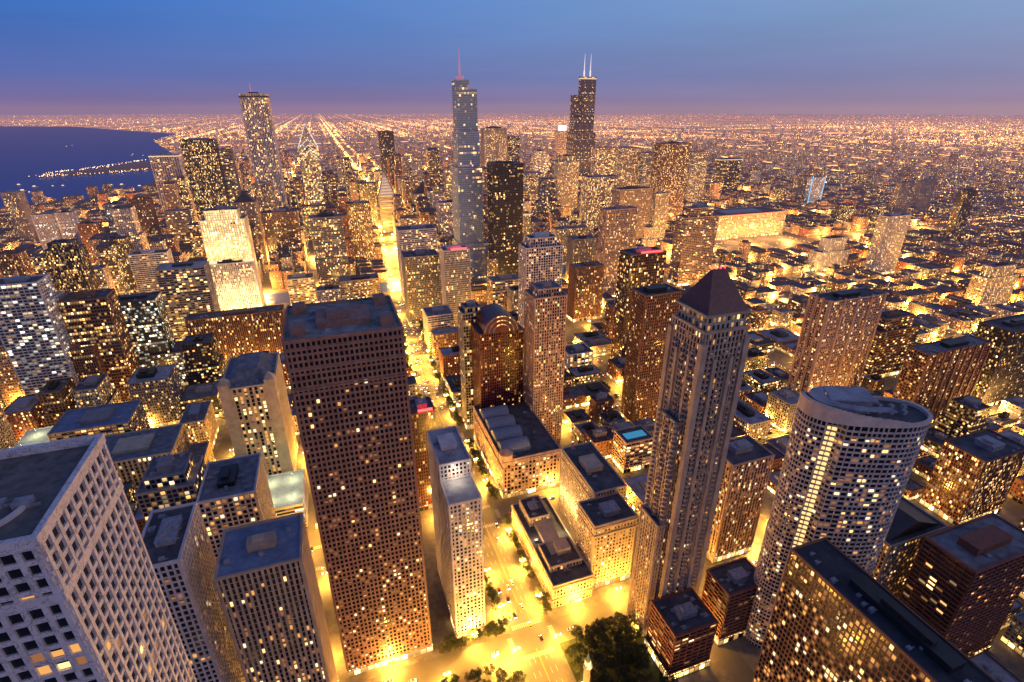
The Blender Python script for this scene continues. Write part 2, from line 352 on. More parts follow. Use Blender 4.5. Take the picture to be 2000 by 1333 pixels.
m.build('balcony',WARM,rt)
for dx,dy in((-12,4),(8,-9),(20,-9)): pl(u+dx,v+dy,9,60000.)
# curved tower
HT=170.
Lc=P(1580,815,HT); Rc=P(1836,825,HT)
cx,cy=(Lc[0]+Rc[0])/2+2,(Lc[1]+Rc[1])/2+8; rw=math.hypot(Rc[0]-Lc[0],Rc[1]-Lc[1])/2*.97
ang=math.atan2(Rc[1]-Lc[1],Rc[0]-Lc[0])
def loc(a_,b_): return (cx+a_*math.cos(ang)-b_*math.sin(ang),cy+a_*math.sin(ang)+b_*math.cos(ang))
def oval(kx,notch=False,n=64):
    o=[]
    for i in range(n):
        q=2*math.pi*i/n; ca,sa=math.cos(q),math.sin(q)
        sx_=math.copysign(abs(ca)**.8,ca)*rw*kx; sy_=math.copysign(abs(sa)**.8,sa)*rw*(.5 if sa<0 else .42)*kx
        if notch and 41<=i<=43: sy_+=3.2
        o.append(loc(sx_,sy_))
    return o
CW=wall('warm white concrete',(.58,.48,.42))
rt=root('curved_tower','pale curved apartment tower with white floor bands and open ring roof at the right','tower',(cx,cy,0)); FOOT.append((cx-rw-2,cx+rw+2,cy-rw*.6,cy+rw*.6))
PO=oval(1,True); PB=oval(1.018,True)
m=MB(); m.prism(PO,0,HT,bay=1,fl=3.1); m.build('glazing',K['unlit'],rt)
nb=int(HT/3.1)
m=MB()
for j in range(nb): m.prism(PB,j*3.1+2.0,j*3.1+3.1,bottom=True)
per=[]
for i in range(64):
    a_,b_=PO[i],PO[(i+1)%64]; L=math.hypot(b_[0]-a_[0],b_[1]-a_[1]); n=max(1,round(L/2.9))
    for k in range(n):
        p=(a_[0]+(b_[0]-a_[0])*k/n,a_[1]+(b_[1]-a_[1])*k/n); q=(a_[0]+(b_[0]-a_[0])*(k+1)/n,a_[1]+(b_[1]-a_[1])*(k+1)/n); per.append((p,q,L/n))
        dx,dy=(b_[0]-a_[0])/L*.22,(b_[1]-a_[1])/L*.22
        nx,ny=dy/.22*.5,-dx/.22*.5
        m.prism([(p[0]-dx,p[1]-dy),(p[0]+dx,p[1]+dy),(p[0]+dx+nx,p[1]+dy+ny),(p[0]-dx+nx,p[1]-dy+ny)][::-1],0,HT)
m.build('facade_frame',CW,rt)
rnd=random.Random(4); cells=[]
for j in range(nb-2):
    for (p,q,L) in per:
        mx_,my_=(p[0]+q[0])/2,(p[1]+q[1])/2
        if my_>cy+2 and mx_>cx: continue
        if rnd.random()<.26+.12*math.sin(j*.7+mx_*.2):
            nx,ny=(q[1]-p[1])/L*.04,-(q[0]-p[0])/L*.04; z=3.1*j+3.15; hh=rnd.choice([1.8,1.8,1.2]); k=rnd.choice([0,0,1,2,2,2,3])
            cells.append(([(p[0]+nx,p[1]+ny,z),(q[0]+nx,q[1]+ny,z),(q[0]+nx,q[1]+ny,z+hh),(p[0]+nx,p[1]+ny,z+hh)],k,-j))
cells.sort(key=lambda c:c[2]+ (0 if c[0][0][1]<cy else 99)); rest=MB()
for i,(f,k,_) in enumerate(cells):
    if i<100: m=MB(); m.face(f); m.build('window',LITW[k],rt)
    else: rest.face(f,m=k)
o=rest.build('window',LITW,rt); o['kind']='stuff'
O2=oval(1.03); I2=oval(.965)
m=MB(); m.prism(oval(1.0),HT,HT+.4); m.build('roof',ROOFS[0],rt)
m=MB()
for i in range(64):
    j=(i+1)%64
    hh=2.2+6.5*max(0,math.cos(2*math.pi*(i-36)/64))**1.0
    m.prism([O2[i],O2[j],I2[j],I2[i]],HT+.02,HT+hh,bay=99)
m.build('parapet',CW,rt)
m=MB(); A=oval(.9); 
for i in range(20,50):
    m.prism([A[i],A[i+1],((A[i+1][0]-cx)*.72+cx,(A[i+1][1]-cy)*.72+cy),((A[i][0]-cx)*.72+cx,(A[i][1]-cy)*.72+cy)],HT+7.6,HT+8.4,bay=99,bottom=True)
m.build('canopy',ROOFS[2],rt)
m=MB(); m.prism([loc(-rw*.6,-rw*.12),loc(rw*.05,-rw*.12),loc(rw*.05,rw*.28),loc(-rw*.5,rw*.28)],HT+.4,HT+8,bay=99); m.build('penthouse',UNIT,rt)
m=MB(); m.prism([loc(-rw*.66,-rw*.16),loc(rw*.1,-rw*.16),loc(rw*.1,rw*.32),loc(-rw*.56,rw*.32)],HT+8,HT+8.8,bottom=True); m.build('canopy',ROOFS[2],rt)
for k in range(6):
    q=loc(rw*(.2+.1*k),rw*(.1 if k%2 else -.08)); m=MB(); m.box(q[0]-1.2,q[0]+1.4,q[1]-1,q[1]+1,HT+.4,HT+2.6); m.cyl(q[0],q[1],.7,HT+2.6,HT+3,8); m.build('air_handling_unit',UNIT,rt)
pq=PO[41];pr_=PO[43]
m=MB()
for j in range(nb-1): m.prism([(pq[0]+.4,pq[1]-.55),(pr_[0]-.4,pr_[1]-.55),(pr_[0]-.4,pr_[1]+.5),(pq[0]+.4,pq[1]+.5)],3.1*j+3.2,3.1*j+4.9,bay=99)
m.build('stair_window',emis('stair light',(1,.62,.22),1.5),rt)
# glass slab
a=P(1545,1075,120)
tower('glass_slab_block','dark slab office block with long flat roof in the lower right corner','office block',[(a[0],a[0]+21,a[1]-110,a[1],0,120)],'brown','mid',2.0,3.3,.45,.9,.25,panes=.32,rm=wall('black roof',(.035,.04,.05),.9,.5,.15),units=16)
# grand hotel
rt=tower('grand_hotel','cream stone hotel with floodlit courtyard and dark roofs beside the avenue','hotel',[(140,172,233,258,0,58),(153,179,258.7,316,0,62),(109,139,228,312,0,20),(112,136,240,262,20,24),(114,130,285,308,20,27)],'cream','mid',2.4,3.1,1.15,1.25,.25,panes=.35,rm=ROOFS[0],units=5,allunits=True)
m=MB()
for zz in(8,18.5): m.box(108.2,139.8,227.2,312.8,zz,zz+.7)
for zz in(50,56.5): m.box(139.2,172.8,232.2,258.4,zz,zz+.8)
for zz in(54,60.5): m.box(152.2,179.8,259.5,316.8,zz,zz+.8)
m.build('cornice',W['cream'],rt)
for k in range(7): pl(147,264+k*8,24,8000,(1,.6,.2))
for k in range(5): pl(113+k*6,270,23,1500,(1,.7,.35))
# mall
rt=tower('shopping_mall','ornate brown stone mall with glazed barrel vaults under a slim tower','mall',[(112,165,343,438,0,40)],'rose','mid',3.4,4.2,1.2,1.2,.4,panes=.5,units=9,pent=False)
def vault(m,x0,x1,y0,y1,z,r,ax='y',n=10):
    for i in range(n):
        q0=math.pi*i/n;q1=math.pi*(i+1)/n
        if ax=='y':
            xc=(x0+x1)/2;rx=(x1-x0)/2
            A=(xc-rx*math.cos(q0),z+r*math.sin(q0));B=(xc-rx*math.cos(q1),z+r*math.sin(q1))
            m.face([(A[0],y0,A[1]),(A[0],y1,A[1]),(B[0],y1,B[1]),(B[0],y0,B[1])])
            m.face([(xc,y0,z),(A[0],y0,A[1]),(B[0],y0,B[1])]); m.face([(xc,y1,z),(B[0],y1,B[1]),(A[0],y1,A[1])])
        else:
            yc=(y0+y1)/2;ry=(y1-y0)/2
            A=(yc-ry*math.cos(q0),z+r*math.sin(q0));B=(yc-ry*math.cos(q1),z+r*math.sin(q1))
            m.face([(x0,A[0],A[1]),(x0,B[0],B[1]),(x1,B[0],B[1]),(x1,A[0],A[1])][::-1])
            m.face([(x0,yc,z),(x0,B[0],B[1]),(x0,A[0],A[1])])
VM=wall('vault metal',(.2,.24,.3),.4,.3,.6)
for k in range(4):
    m=MB(); vault(m,114,140,351+k*19,367+k*19,40.3,8,'x'); m.build('barrel_vault',VM,rt)
m=MB(); m.cyl(116,347,6,40,46,14); m.cyl(116,347,6,46,50,14,.5); m.build('corner_turret',W['rose'],rt)
m=MB(); m.box(111,166,342,439,32,33); m.box(110.8,166.2,341.8,342.6,38,39.2); m.build('cornice',W['rose'],rt)
T(1045,578,1108,872,26,'slim pale grid apartment tower rising from the vaulted mall','apartment_tower',wm='rose',bay=2.5,fl=3.1,pw=.9,sh=.9,pr=.5,panes=.25,store=False,reserve=False,crown='box')
rt,(u0,u1,v0,v1,h)=T(936,655,1022,868,32,'dark red granite tower with arched barrel roof beside the avenue',wm='redglass',bay=2.3,fl=3.2,pw=.85,sh=1.0,pr=.3,panes=.14,units=0,pent=False,par=.5)
m=MB(); vault(m,u0+4,u1-4,v0,v1,h+.3,17,'y',14); m.build('barrel_roof',W['redglass'],rt)
m=MB()
for r_ in (16,12,8):
    for i in range(14):
        q0=math.pi*i/14;q1=math.pi*(i+1)/14; xc=(u0+u1)/2; k=(u1-u0-8)/2/17
        f=lambda q,r:(xc-r*k*math.cos(q),v0-.25,h+.3+r*math.sin(q))
        m.face([f(q0,r_),f(q1,r_),f(q1,r_-.9),f(q0,r_-.9)])
m.build('arch_window',K['bluelit'],rt)
T(903,610,945,840,18,'narrow grey tower directly behind the arched red tower','apartment_tower',wm='grey',bay=2.8,fl=3.2,units=2,crown='box')
# left foreground
T(385,985,498,1215,40,'pale grid office block with lit rooftop machinery behind the blue roofed tower','office_block','office block',wm='white',core='mid',bay=3.0,fl=3.6,pw=.9,sh=.9,pr=.6,panes=.3,units=14,rm=ROOFS[1])
T(252,1120,350,1480,38,'white framed block pressed against the marble tower','office_block','office block',wm='white',bay=2.8,fl=3.5,pw=.8,sh=.8,pr=.6,panes=.12,units=8)
T(262,960,375,1210,30,'blue roofed block with stepped rooftop plant behind the marble tower','office_block','office block',wm='grey',bay=3.0,units=16,crown='box')
rt,(u0,u1,v0,v1,h)=T(430,765,535,965,62,'pale stone office building with twin turrets and glowing vertical windows','office_building','office building',wm='cream',core='hi',bay=4.0,fl=3.6,pw=1.8,sh=.4,pr=.8,panes=.6,units=8,rm=ROOFS[1])
m=MB()
for xx in (u0+3,u1-3):
    m.box(xx-4,xx+4,v0-1.4,v0+8,0,h+5,bay=99); m.prism([(xx-4,v0-1.4),(xx+4,v0-1.4),(xx+4,v0+8),(xx-4,v0+8)],h+5,h+10,poly1=[(xx-.5,v0+3),(xx+.5,v0+3),(xx+.5,v0+4),(xx-.5,v0+4)])
m.build('turret',W['cream'],rt)
m=MB(); m.prism([(u0+4,v0+9),(u1-4,v0+9),(u1-4,v1-3),(u0+4,v1-3)],h+.3,h+9,poly1=[(u0+12,v0+18),(u1-12,v0+18),(u1-12,v1-12),(u0+12,v1-12)]); m.build('mansard_roof',ROOFS[1],rt)
T(165,915,335,1010,45,'broad low stone building with vertical piers and blue roof behind the marble tower','office_building','office building',wm='cream',core='mid',bay=3.6,fl=3.6,pw=1.6,sh=.5,pr=.6,units=9,rm=ROOFS[1],setback=.5)
T(95,850,250,950,40,'low blue roofed block between the marble tower and the teal lit car park','low_block','office building',wm='grey',units=9,rm=wall('blue membrane',(.14,.19,.3)))
WPM=wall('white bay paint',(.75,.75,.7),.7,.1)
def carpark(px,py,z,w,d,label):
    u,v=P(px,py,z); rt=root('car_park',label,'car park',(u,v,0)); FOOT.append((u-2,u+w+2,v-2,v+d+2))
    m=MB()
    for k in range(int(z/3.2)): m.box(u,u+w,v,v+d,k*3.2+2.2,k*3.2+3.2,bay=99)
    m.build('parking_deck',W['white'],rt)
    m=MB(); m.box(u+.6,u+w-.6,v+.6,v+d-.6,0,int(z/3.2)*3.2-.5,bay=6,fl=3.2); m.build('interior',K['cool'],rt)
    zz=int(z/3.2)*3.2
    m=MB()
    for a_,b_,c_,d_ in((u,u+w,v,v+.4),(u,u+w,v+d-.4,v+d),(u,u+.4,v+.4,v+d-.4),(u+w-.4,u+w,v+.4,v+d-.4)): m.box(a_,b_,c_,d_,zz,zz+1.1)
    m.build('parapet',W['white'],rt)
    m=MB()
    for k in range(int(w/2.7)-1): m.box(u+2+k*2.7,u+2.12+k*2.7,v+3,v+8,zz,zz+.012); m.box(u+2+k*2.7,u+2.12+k*2.7,v+d-8,v+d-3,zz,zz+.012)
    m.build('bay_markings',WPM,rt)
    for i in range(2):
        for j in range(2):
            x,y=u+w*(.25+.5*i),v+d*(.25+.5*j); m=MB(); m.cyl(x,y,.12,zz,zz+7,6); m.box(x-.8,x+.8,y-.2,y+.2,zz+7,zz+7.25); pl(x,y,zz+6.6,5000,(.9,1,.5)); m.build('light_mast',UNIT,rt)
carpark(500,1000,28,34,46,'brightly lit pale green rooftop car park below the turreted building')
carpark(0,900,40,46,50,'teal lit rooftop car park at the left edge behind the marble tower')
# ------------------------------------------------------------- RIGHT SIDE
T(1262,580,1330,835,24,'dark brown apartment tower left of the pyramid roofed skyscraper','apartment_tower',wm='brown',bay=2.4,panes=.2,pw=.9,sh=1.0,pr=.5)
T(1232,500,1302,720,26,'dark red brown tower behind the brown apartment tower','apartment_tower',wm='brown',bay=2.6,crown='red')
rt,(u0,u1,v0,v1,h)=T(1622,592,1728,805,24,'broad pale tan ribbed apartment tower right of the pyramid roof','apartment_tower',wm='rose',core='mid',bay=2.5,fl=3.0,pw=.8,sh=.9,pr=.3,panes=.33)
m=MB()
for k in range(5): xx=u0+(u1-u0)*k/4; m.box(xx-1.1,xx+1.1,v0-1.6,v0-.2,0,h+3,bay=99)
for k in range(4): yy=v0+(v1-v0)*k/3; m.box(u0-1.6,u0-.2,yy-1.1,yy+1.1,0,h+3,bay=99)
m.build('rib',W['rose'],rt)
T(1432,912,1512,1100,26,'cream apartment block with glowing arched base right of the skyscraper','apartment_block','apartment block',wm='rose',bay=2.6,panes=.35,rm=ROOFS[0])
rt,(u0,u1,v0,v1,h)=T(1224,868,1276,925,22,'small hotel with blue rooftop swimming pool','hotel','hotel',wm='rose',units=0,pent=False,core='hi')
m=MB(); m.box(u0+4,u1-3,v0+6,v0+15,h+.3,h+.7,bay=99); m.build('swimming_pool',emis('glowing pool water',(.05,.45,.8),.5),rt)  # the pool's glow is put into the water colour as emission
rt,(u0,u1,v0,v1,h)=T(1815,695,1935,842,20,'broad brown ribbed apartment slab at the right below the cream edge tower','apartment_slab','apartment block',wm='brown',core='mid',bay=2.8,fl=3.1,pw=.8,sh=1.0,pr=.3,panes=.3,units=6)
m=MB()
for k in range(9): xx=u0+(u1-u0)*k/8; m.box(xx-1.,xx+1.,v0-1.5,v0-.2,0,h+1.5,bay=99)
m.build('rib',W['brown'],rt)
def gable(rt,u0,u1,v0,v1,z,hh,mat):
    m=MB(); c=(u0+u1)/2
    m.face([(u0-.5,v0-.5,z),(u0-.5,v1+.5,z),(c,v1+.5,z+hh),(c,v0-.5,z+hh)][::-1]); m.face([(u1+.5,v0-.5,z),(c,v0-.5,z+hh),(c,v1+.5,z+hh),(u1+.5,v1+.5,z)][::-1])
    m.face([(u0-.5,v0-.5,z),(u1+.5,v0-.5,z),(c,v0-.5,z+hh)]); m.face([(u0-.5,v1+.5,z),(c,v1+.5,z+hh),(u1+.5,v1+.5,z)]); return m.build('gabled_roof',mat,rt)
rt,(u0,u1,v0,v1,h)=T(1740,1070,1850,1240,42,'stone apartment block with steep dark gables below the curved tower','apartment_block','apartment block',wm='beige',panes=.35,bay=2.8,pw=1.1,units=0,pent=False)
gable(rt,u0+2,u1-2,v0+4,v1-4,h+.4,9,W['dark'])
T(1925,905,2010,1030,30,'brown brick block at the right edge above the lit square','apartment_block','apartment block',wm='brick',core='mid')
T(1905,1120,2040,1330,26,'dark brick block in the lower right corner beyond the slab','apartment_block','apartment block',wm='brick',core='lo')
T(1320,1245,1400,1330,24,'low dark flat roofed building at the foot of the pyramid skyscraper','low_block','low building',wm='brick',core='lo',units=9,rm=ROOFS[0])
T(1425,1165,1500,1260,20,'low brick building with terrace lights between skyscraper and glass slab','low_block','low building',wm='brick',core='lo',units=9,rm=ROOFS[0])
T(1975,650,2060,800,30,'dark tower cut by the right edge above the ribbed brown slab','office_tower',wm='dark',core='mid')
T(1722,640,1800,745,26,'brown mid rise block behind the pale tan ribbed tower','apartment_block','apartment block',wm='brown',core='mid',crown='box')
T(1735,425,1780,540,20,'slim pale tower standing alone among low blocks at right','apartment_tower',wm='white',core='mid',pw=.8,sh=1.)
T(1618,468,1655,530,18,'small white tower among low blocks near the big cream warehouse','apartment_tower',wm='white',core='hi',setback=.6)
T(1888,374,1910,480,18,'slim dark tower near the right edge by the horizon','apartment_tower',wm='dark',core='lo')
T(1762,358,1792,425,18,'left one of two grey distant towers at the right','apartment_tower',wm='grey',core='lo')
T(1802,354,1830,420,18,'right one of two grey distant towers at the right','apartment_tower',wm='grey',core='lo')
T(1935,535,1995,608,24,'cream tower near the right edge with stepped roof','apartment_tower',wm='cream',core='hi',crown='box')
rt,(u0,u1,v0,v1,h)=T(1588,348,1612,405,20,'slender tower outlined in cyan light among distant low blocks','office_tower',wm='white',core='cool')
m=MB()
for xx in(u0-.8,u1+.8): m.box(xx-1.1,xx+1.1,v0-1.5,v0-.4,2,h+6,bay=99)
m.build('edge_light',emis('cyan light',(.15,.6,1),1.4),rt)
T(1560,346,1588,402,20,'dark block attached to the cyan outlined tower','office_tower',wm='grey',core='lo')
rt,q=T(1405,425,1536,470,90,'huge cream floodlit warehouse block with red topped edge beyond the river','warehouse','warehouse',wm='cream',core='mid',bay=4,fl=4,pw=1.2,sh=1.2,units=6,clear=60)
m=MB(); m.box(q[0],q[1],q[2]-1,q[2]+1,q[4]+.5,q[4]+3,bay=99); m.build('roof_light',emis('red neon',(1,.15,.05),1.6),rt)
for k in range(4): pl(q[0]+(q[1]-q[0])*(.12+.25*k),q[2]-25,20,90000.,(1,.5,.16))
T(1342,418,1405,560,30,'tall grey brown residential tower left of the cream warehouse','apartment_tower',wm='rose',core='mid',crown='box')
T(1185,412,1247,585,24,'tall rose concrete tower with flat crown right of centre','apartment_tower',wm='rose',core='mid',pr=.5,pw=1.1,sh=.8)
# ------------------------------------------------------------- MIDDLE
T(1028,478,1100,720,26,'blue white grid tower with stepped crown in the centre','apartment_tower',wm='white',core='mid',bay=3.2,fl=3.1,pw=.9,sh=.9,crown='box',panes=.3)
T(866,492,917,655,26,'white tower with red sign light on top beside the avenue','hotel','hotel',wm='white',core='lo',crown='red')
T(790,505,858,640,36,'grey mid rise with flat roof on the right side of the avenue','office_block','office block',wm='grey',core='mid')
T(778,452,852,590,36,'white banded office block right of the avenue','office_block','office block',wm='white',core='mid',pw=.3,sh=1.5)
T(857,398,915,500,30,'white square grid tower in front of the glass spire skyscraper','office_tower',wm='white',core='mid',pw=.8,sh=.9)
T(963,322,1022,560,36,'black slab skyscraper in the centre','skyscraper','skyscraper',wm='dark',core='lo',pw=.5,sh=.8)
T(993,420,1037,548,20,'pale lit tower in front of the black slab','apartment_tower',wm='cream',core='mid',crown='litring')
T(1090,312,1132,450,40,'golden crowned stone skyscraper below the tallest tower','skyscraper','skyscraper',wm='cream',core='hi',pw=1.2,sh=1.0,crown='box')
T(1150,348,1210,470,40,'glowing glass office block right of the golden crowned skyscraper','office_tower',wm='beige',core='hi')
T(1212,372,1275,485,36,'beige broad office tower behind the rose concrete tower','office_tower',wm='beige',core='mid')
T(1282,380,1308,480,20,'narrow cream tower between broad office towers','office_tower',wm='cream',core='mid')
T(1296,282,1350,440,46,'large bronze skyscraper with bright floors right of the tallest tower','skyscraper','skyscraper',wm='brown',core='hi')
T(1215,290,1252,400,40,'square lit tower between tallest tower and bronze skyscraper','office_tower',wm='beige',core='office')
T(1258,300,1286,400,36,'grey tower immediately left of the bronze skyscraper','office_tower',wm='grey',core='office')
T(1352,298,1385,400,36,'bluish glass tower immediately right of the bronze skyscraper','office_tower',wm='grey',core='office')
T(1410,312,1450,385,36,'low glass tower with lit roof edge above the cream warehouse','office_tower',wm='dark',core='office',crown='litring')
T(1165,290,1205,385,40,'lit office tower right of the tallest tower','office_tower',wm='rose',core='hi')
T(945,252,990,400,40,'boxy lit skyscraper right of the glass spire skyscraper','skyscraper','skyscraper',wm='cream',core='hi')
T(992,268,1015,380,30,'narrow dark tower behind the boxy lit skyscraper','office_tower',wm='dark',core='office')
T(1045,300,1072,390,30,'white stepped tower left of the golden crowned skyscraper','office_tower',wm='white',core='hi',crown='box')
T(1020,340,1060,430,36,'dark glass tower behind the black slab','office_tower',wm='grey',core='office')
T(1060,352,1088,450,30,'grey tower between black slab and golden crown','office_tower',wm='grey',core='mid')
T(740,258,768,400,30,'dark slender tower with flat cap left of the avenue axis','office_tower',wm='dark',core='lo')
T(778,350,802,430,28,'white slim tower right behind the slanted roof tower','office_tower',wm='white',core='mid')
T(808,380,850,450,30,'old stone tower with lit cornice near the avenue','office_tower',wm='cream',core='hi',crown='pyr',setback=.6)
T(870,330,893,440,26,'stone tower with lantern just left of the glass spire skyscraper','office_tower',wm='cream',core='hi',crown='spire',setback=.6)
T(635,345,700,440,30,'wide beige slab below the pinnacle tower','office_tower',wm='beige',core='mid',crown='spire')
T(700,360,735,450,26,'dark slab left of the avenue','office_tower',wm='dark',core='mid')
rt,(u0,u1,v0,v1,h)=T(740,385,772,455,34,'white tower with slanted diamond roof left of the avenue axis','office_tower',wm='white',core='mid',bay=60,fl=3.6,pw=.3,sh=1.5,pent=False,units=0)
m=MB(); m.face([(u0,v0,h+.5),(u1,v0,h+.5),((u0+u1)/2,v1,h+58)]); m.face([(u1,v0,h+.5),(u1,v1,h+.5),((u0+u1)/2,v1,h+58)]); m.face([(u0,v1,h+.5),(u0,v0,h+.5),((u0+u1)/2,v1,h+58)]); m.build('slanted_roof',W['white'],rt)
m=MB()
for k in range(7):
    f=k/8; w_=(u1-u0)*(1-f)/2*.9; xc=(u0+u1)/2; y=v0+(v1-v0)*f; z=h+57*f+.5; m.face([(xc-w_,y-.4,z),(xc+w_,y-.4,z),(xc+w_,y-.2,z+1.6),(xc-w_,y-.2,z+1.6)])
m.build('roof_light_strip',CROWN,rt)
# ------------------------------------------------------------- LANDMARKS
def uz(px,py,v): a,b,c=ray(px,py); t=v/b; return a*t,H+c*t
v0=960.; uA,zt=uz(889,157,v0); uB,_=uz(934,260,v0)
w=uB-uA
rt=tower('glass_skyscraper','tall blue glass skyscraper with setbacks and a thin spire','skyscraper',[(uA,uA+w*.62,v0,v0+26,0,zt),(uA+w*.62,uB,v0+2,v0+28,0,zt-14),(uA-1,uB+1,v0-3,v0+36,0,uz(890,235,v0)[1]-20),(uA-4,uB+4,v0-6,v0+44,0,uz(890,330,v0)[1]),(uA-6,uB+12,v0-8,v0+50,0,75)],'blue','bluelit',3,3.6,.3,.7,.15,units=0)
m=MB(); xc,yc=uA+w*.3,v0+13; m.cyl(xc,yc,7,zt,zt+7,16); m.cyl(xc,yc,2.2,zt+7,zt+30,8,1.2); m.cyl(xc,yc,1.2,zt+30,uz(904,90,v0)[1],8,.3); m.build('spire',emis('spire glow',(.8,.35,.6),.45),rt)  # light on the spire is put into its material as emission
v0=2330.; uA,_=uz(1119,300,v0); uB,_=uz(1161,300,v0); _,zt=uz(1147,150,v0); s=(uB-uA)/3; s2=25
hs={(0,0):.62,(1,0):.83,(2,0):.47,(0,1):.83,(1,1):1,(2,1):1,(0,2):.47,(1,2):.83,(2,2):.62}
rt=tower('tallest_skyscraper','tallest black stepped skyscraper with two white antennas','skyscraper',[(uA+i*s+.05,uA+(i+1)*s-.05,v0+j*s2+.05,v0+(j+1)*s2-.05,0,zt*f) for (i,j),f in hs.items()],'dark','lo',4.6,4,1.2,1.6,.3,units=0,pent=False,store=False)
m=MB()
for xx in (1143,1155):
    ux,za=uz(xx,105,v0+37); m.cyl(ux,v0+37,3.4,zt,zt+25,8); m.cyl(ux,v0+37,2.2,zt+25,zt+55,8,1.4); m.cyl(ux,v0+37,1.4,zt+55,za,8,.4)
m.build('antenna',emis('antenna glow',(.95,.85,.9),1.1),rt)  # antennas glow by emission in place of light falling on them
m=MB(); m.box(uA+s-.5,uB+.5,v0+s2-.5,v0+2*s2,zt-9,zt-5,bay=99); m.build('crown_light',CROWN,rt)
rt,(u0,u1,v0,v1,h)=T(1090,256,1112,330,40,'stone tower crowned by a glowing white drum left of the tallest tower','skyscraper','skyscraper',wm='rose',core='office',units=0,pent=False)
m=MB(); m.cyl((u0+u1)/2,(v0+v1)/2,(u1-u0)*.33,h+.3,h+26,16); m.build('drum_light',emis('drum light',(1,.9,.95),2.2),rt)
v0=1480.; uA,zt=uz(466,184,v0); uB,_=uz(521,182,v0)
rt=tower('ribbed_skyscraper','tall white skyscraper with fine vertical ribs standing left near the lake','skyscraper',[(uA,uB,v0,v0+59,0,zt)],'white','mid',3.6,4,1.7,.4,.7,units=4)
m=MB(); m.cyl((uA+uB)/2-6,v0+30,.8,zt,zt+24,6,.3); m.build('antenna',emis('mast light',(1,.2,.3),.8),rt)
m=MB(); m.box(uA-1.2,uB+1.2,v0-1.2,v0+60.2,zt-7,zt-4,bay=99); m.build('louvre_band',DARK,rt)
v0=1500.; uA,zt=uz(582,290,v0); uB,_=uz(622,290,v0); zp=uz(594,243,v0)[1]; xc=(uA+uB)/2
rt=tower('pinnacle_tower','pointed skyscraper with white lit chevron roof and spire','skyscraper',[(uA,uB,v0,v0+40,0,zt)],'grey','hi',3.4,3.8,.9,1.2,.3,units=0,pent=False)
m=MB(); m.prism([(uA,v0),(uB,v0),(uB,v0+40),(uA,v0+40)],zt,zp,poly1=[(xc-1,v0+19),(xc+1,v0+19),(xc+1,v0+21),(xc-1,v0+21)],bay=3.4,fl=3.8); m.build('pyramid_roof',FAC[3][1],rt)
m=MB(); m.cyl(xc,v0+20,1,zp-3,zp+26,6,.2); m.build('spire',W['white'],rt)
m=MB()
for k in range(3):
    for sg in(-1,1):
        zz=zt-30+k*14; m.face([(xc,v0-.9,zz+24),(xc+sg*(uB-xc),v0-.9,zz),(xc+sg*(uB-xc),v0-.9,zz-1.5),(xc,v0-.9,zz+22.5)])
m.build('chevron_light',WHL,rt)
m=MB()
for sx_ in(uA,uB):
    p0=(sx_,v0-.3,zt);p1=(xc,v0+19,zp); m.face([(p0[0]-1.,p0[1],p0[2]),(p0[0]+1.,p0[1],p0[2]),(p1[0]+.5,p1[1]-.5,p1[2]),(p1[0]-.5,p1[1]-.5,p1[2])])
m.build('edge_light',WHL,rt)
# ------------------------------------------------------------- LEFT
rt,q=T(386,424,476,612,34,'brightly floodlit golden tower with stepped top at the left','office_tower',wm='cream',core='gold',bay=3.6,fl=3.4,pw=1.5,sh=.35,pr=.8,crown='box',clear=70)
for k in range(4): pl(q[0]+(q[1]-q[0])*k/3,q[2]-18,q[4]*.66,38000.,(1,.62,.24)); pl(q[0]+(q[1]-q[0])*k/3,q[2]-8,q[4]+2,9000.,(1,.75,.4))
for k in range(3): pl(q[1]+14,q[2]+k*14,q[4]*(.2+.3*k),30000.,(1,.6,.22))
rt,q=T(398,520,494,628,20,'white ribbed lower wing in front of the golden tower','office_block','office block',wm='white',core='hi',pw=1.2,sh=.4,pr=.7,rm=ROOFS[2],clear=60)
for k in range(4): pl(q[0]+(q[1]-q[0])*k/3,q[2]-12,8,90000.,(1,.62,.22)); pl(q[0]+(q[1]-q[0])*k/3,q[2]-14,q[4]*.5,22000.,(1,.65,.28))
T(350,275,418,480,40,'dark broad slab tower left of the white ribbed skyscraper','apartment_tower',wm='dark',core='mid')
T(420,295,450,470,36,'lower grey slab beside the dark broad slab tower','apartment_tower',wm='grey',core='mid')
T(290,305,348,445,32,'white grid tower near the lake shore','apartment_tower',wm='white',core='lo',bay=6,pw=1.6,crown='litring')
T(455,398,500,520,30,'beige tower below the white ribbed skyscraper','office_tower',wm='beige',core='mid',crown='pyr')
T(510,418,578,530,30,'dark brown office block right of the golden tower','office_tower',wm='brown',core='lo')
T(603,428,668,575,30,'dark grey office tower with lit floors left of the avenue','office_tower',wm='grey',core='office')
T(590,405,640,470,30,'glass office block behind the dark grey office tower','office_tower',wm='dark',core='office')
T(676,400,722,520,26,'dark tower near the left side of the avenue','office_tower',wm='brown',core='mid')
T(362,628,552,730,22,'long dark residential slab behind the granite skyscraper','apartment_slab','apartment block',wm='brown',core='mid',units=6)
T(303,530,398,680,34,'grey grid hotel tower with pale roof at left','hotel','hotel',wm='grey',core='mid',rm=ROOFS[2])
T(250,500,325,610,26,'white broad grid block behind the grey hotel tower','apartment_block','apartment block',wm='white',core='mid')
T(112,592,205,800,32,'dark brown office tower with lit floors at left','office_tower',wm='brown',core='office',fl=3.8,pw=.5,sh=1.3)
T(92,692,182,815,16,'lower dark brown tower in front of the brown office tower','office_tower',wm='brown',core='lo')
T(-40,562,72,830,26,'pale teal balconied apartment tower at the left edge','apartment_tower',wm='white',core='cool',bay=4,pw=.3,sh=1.0,pr=1.2)
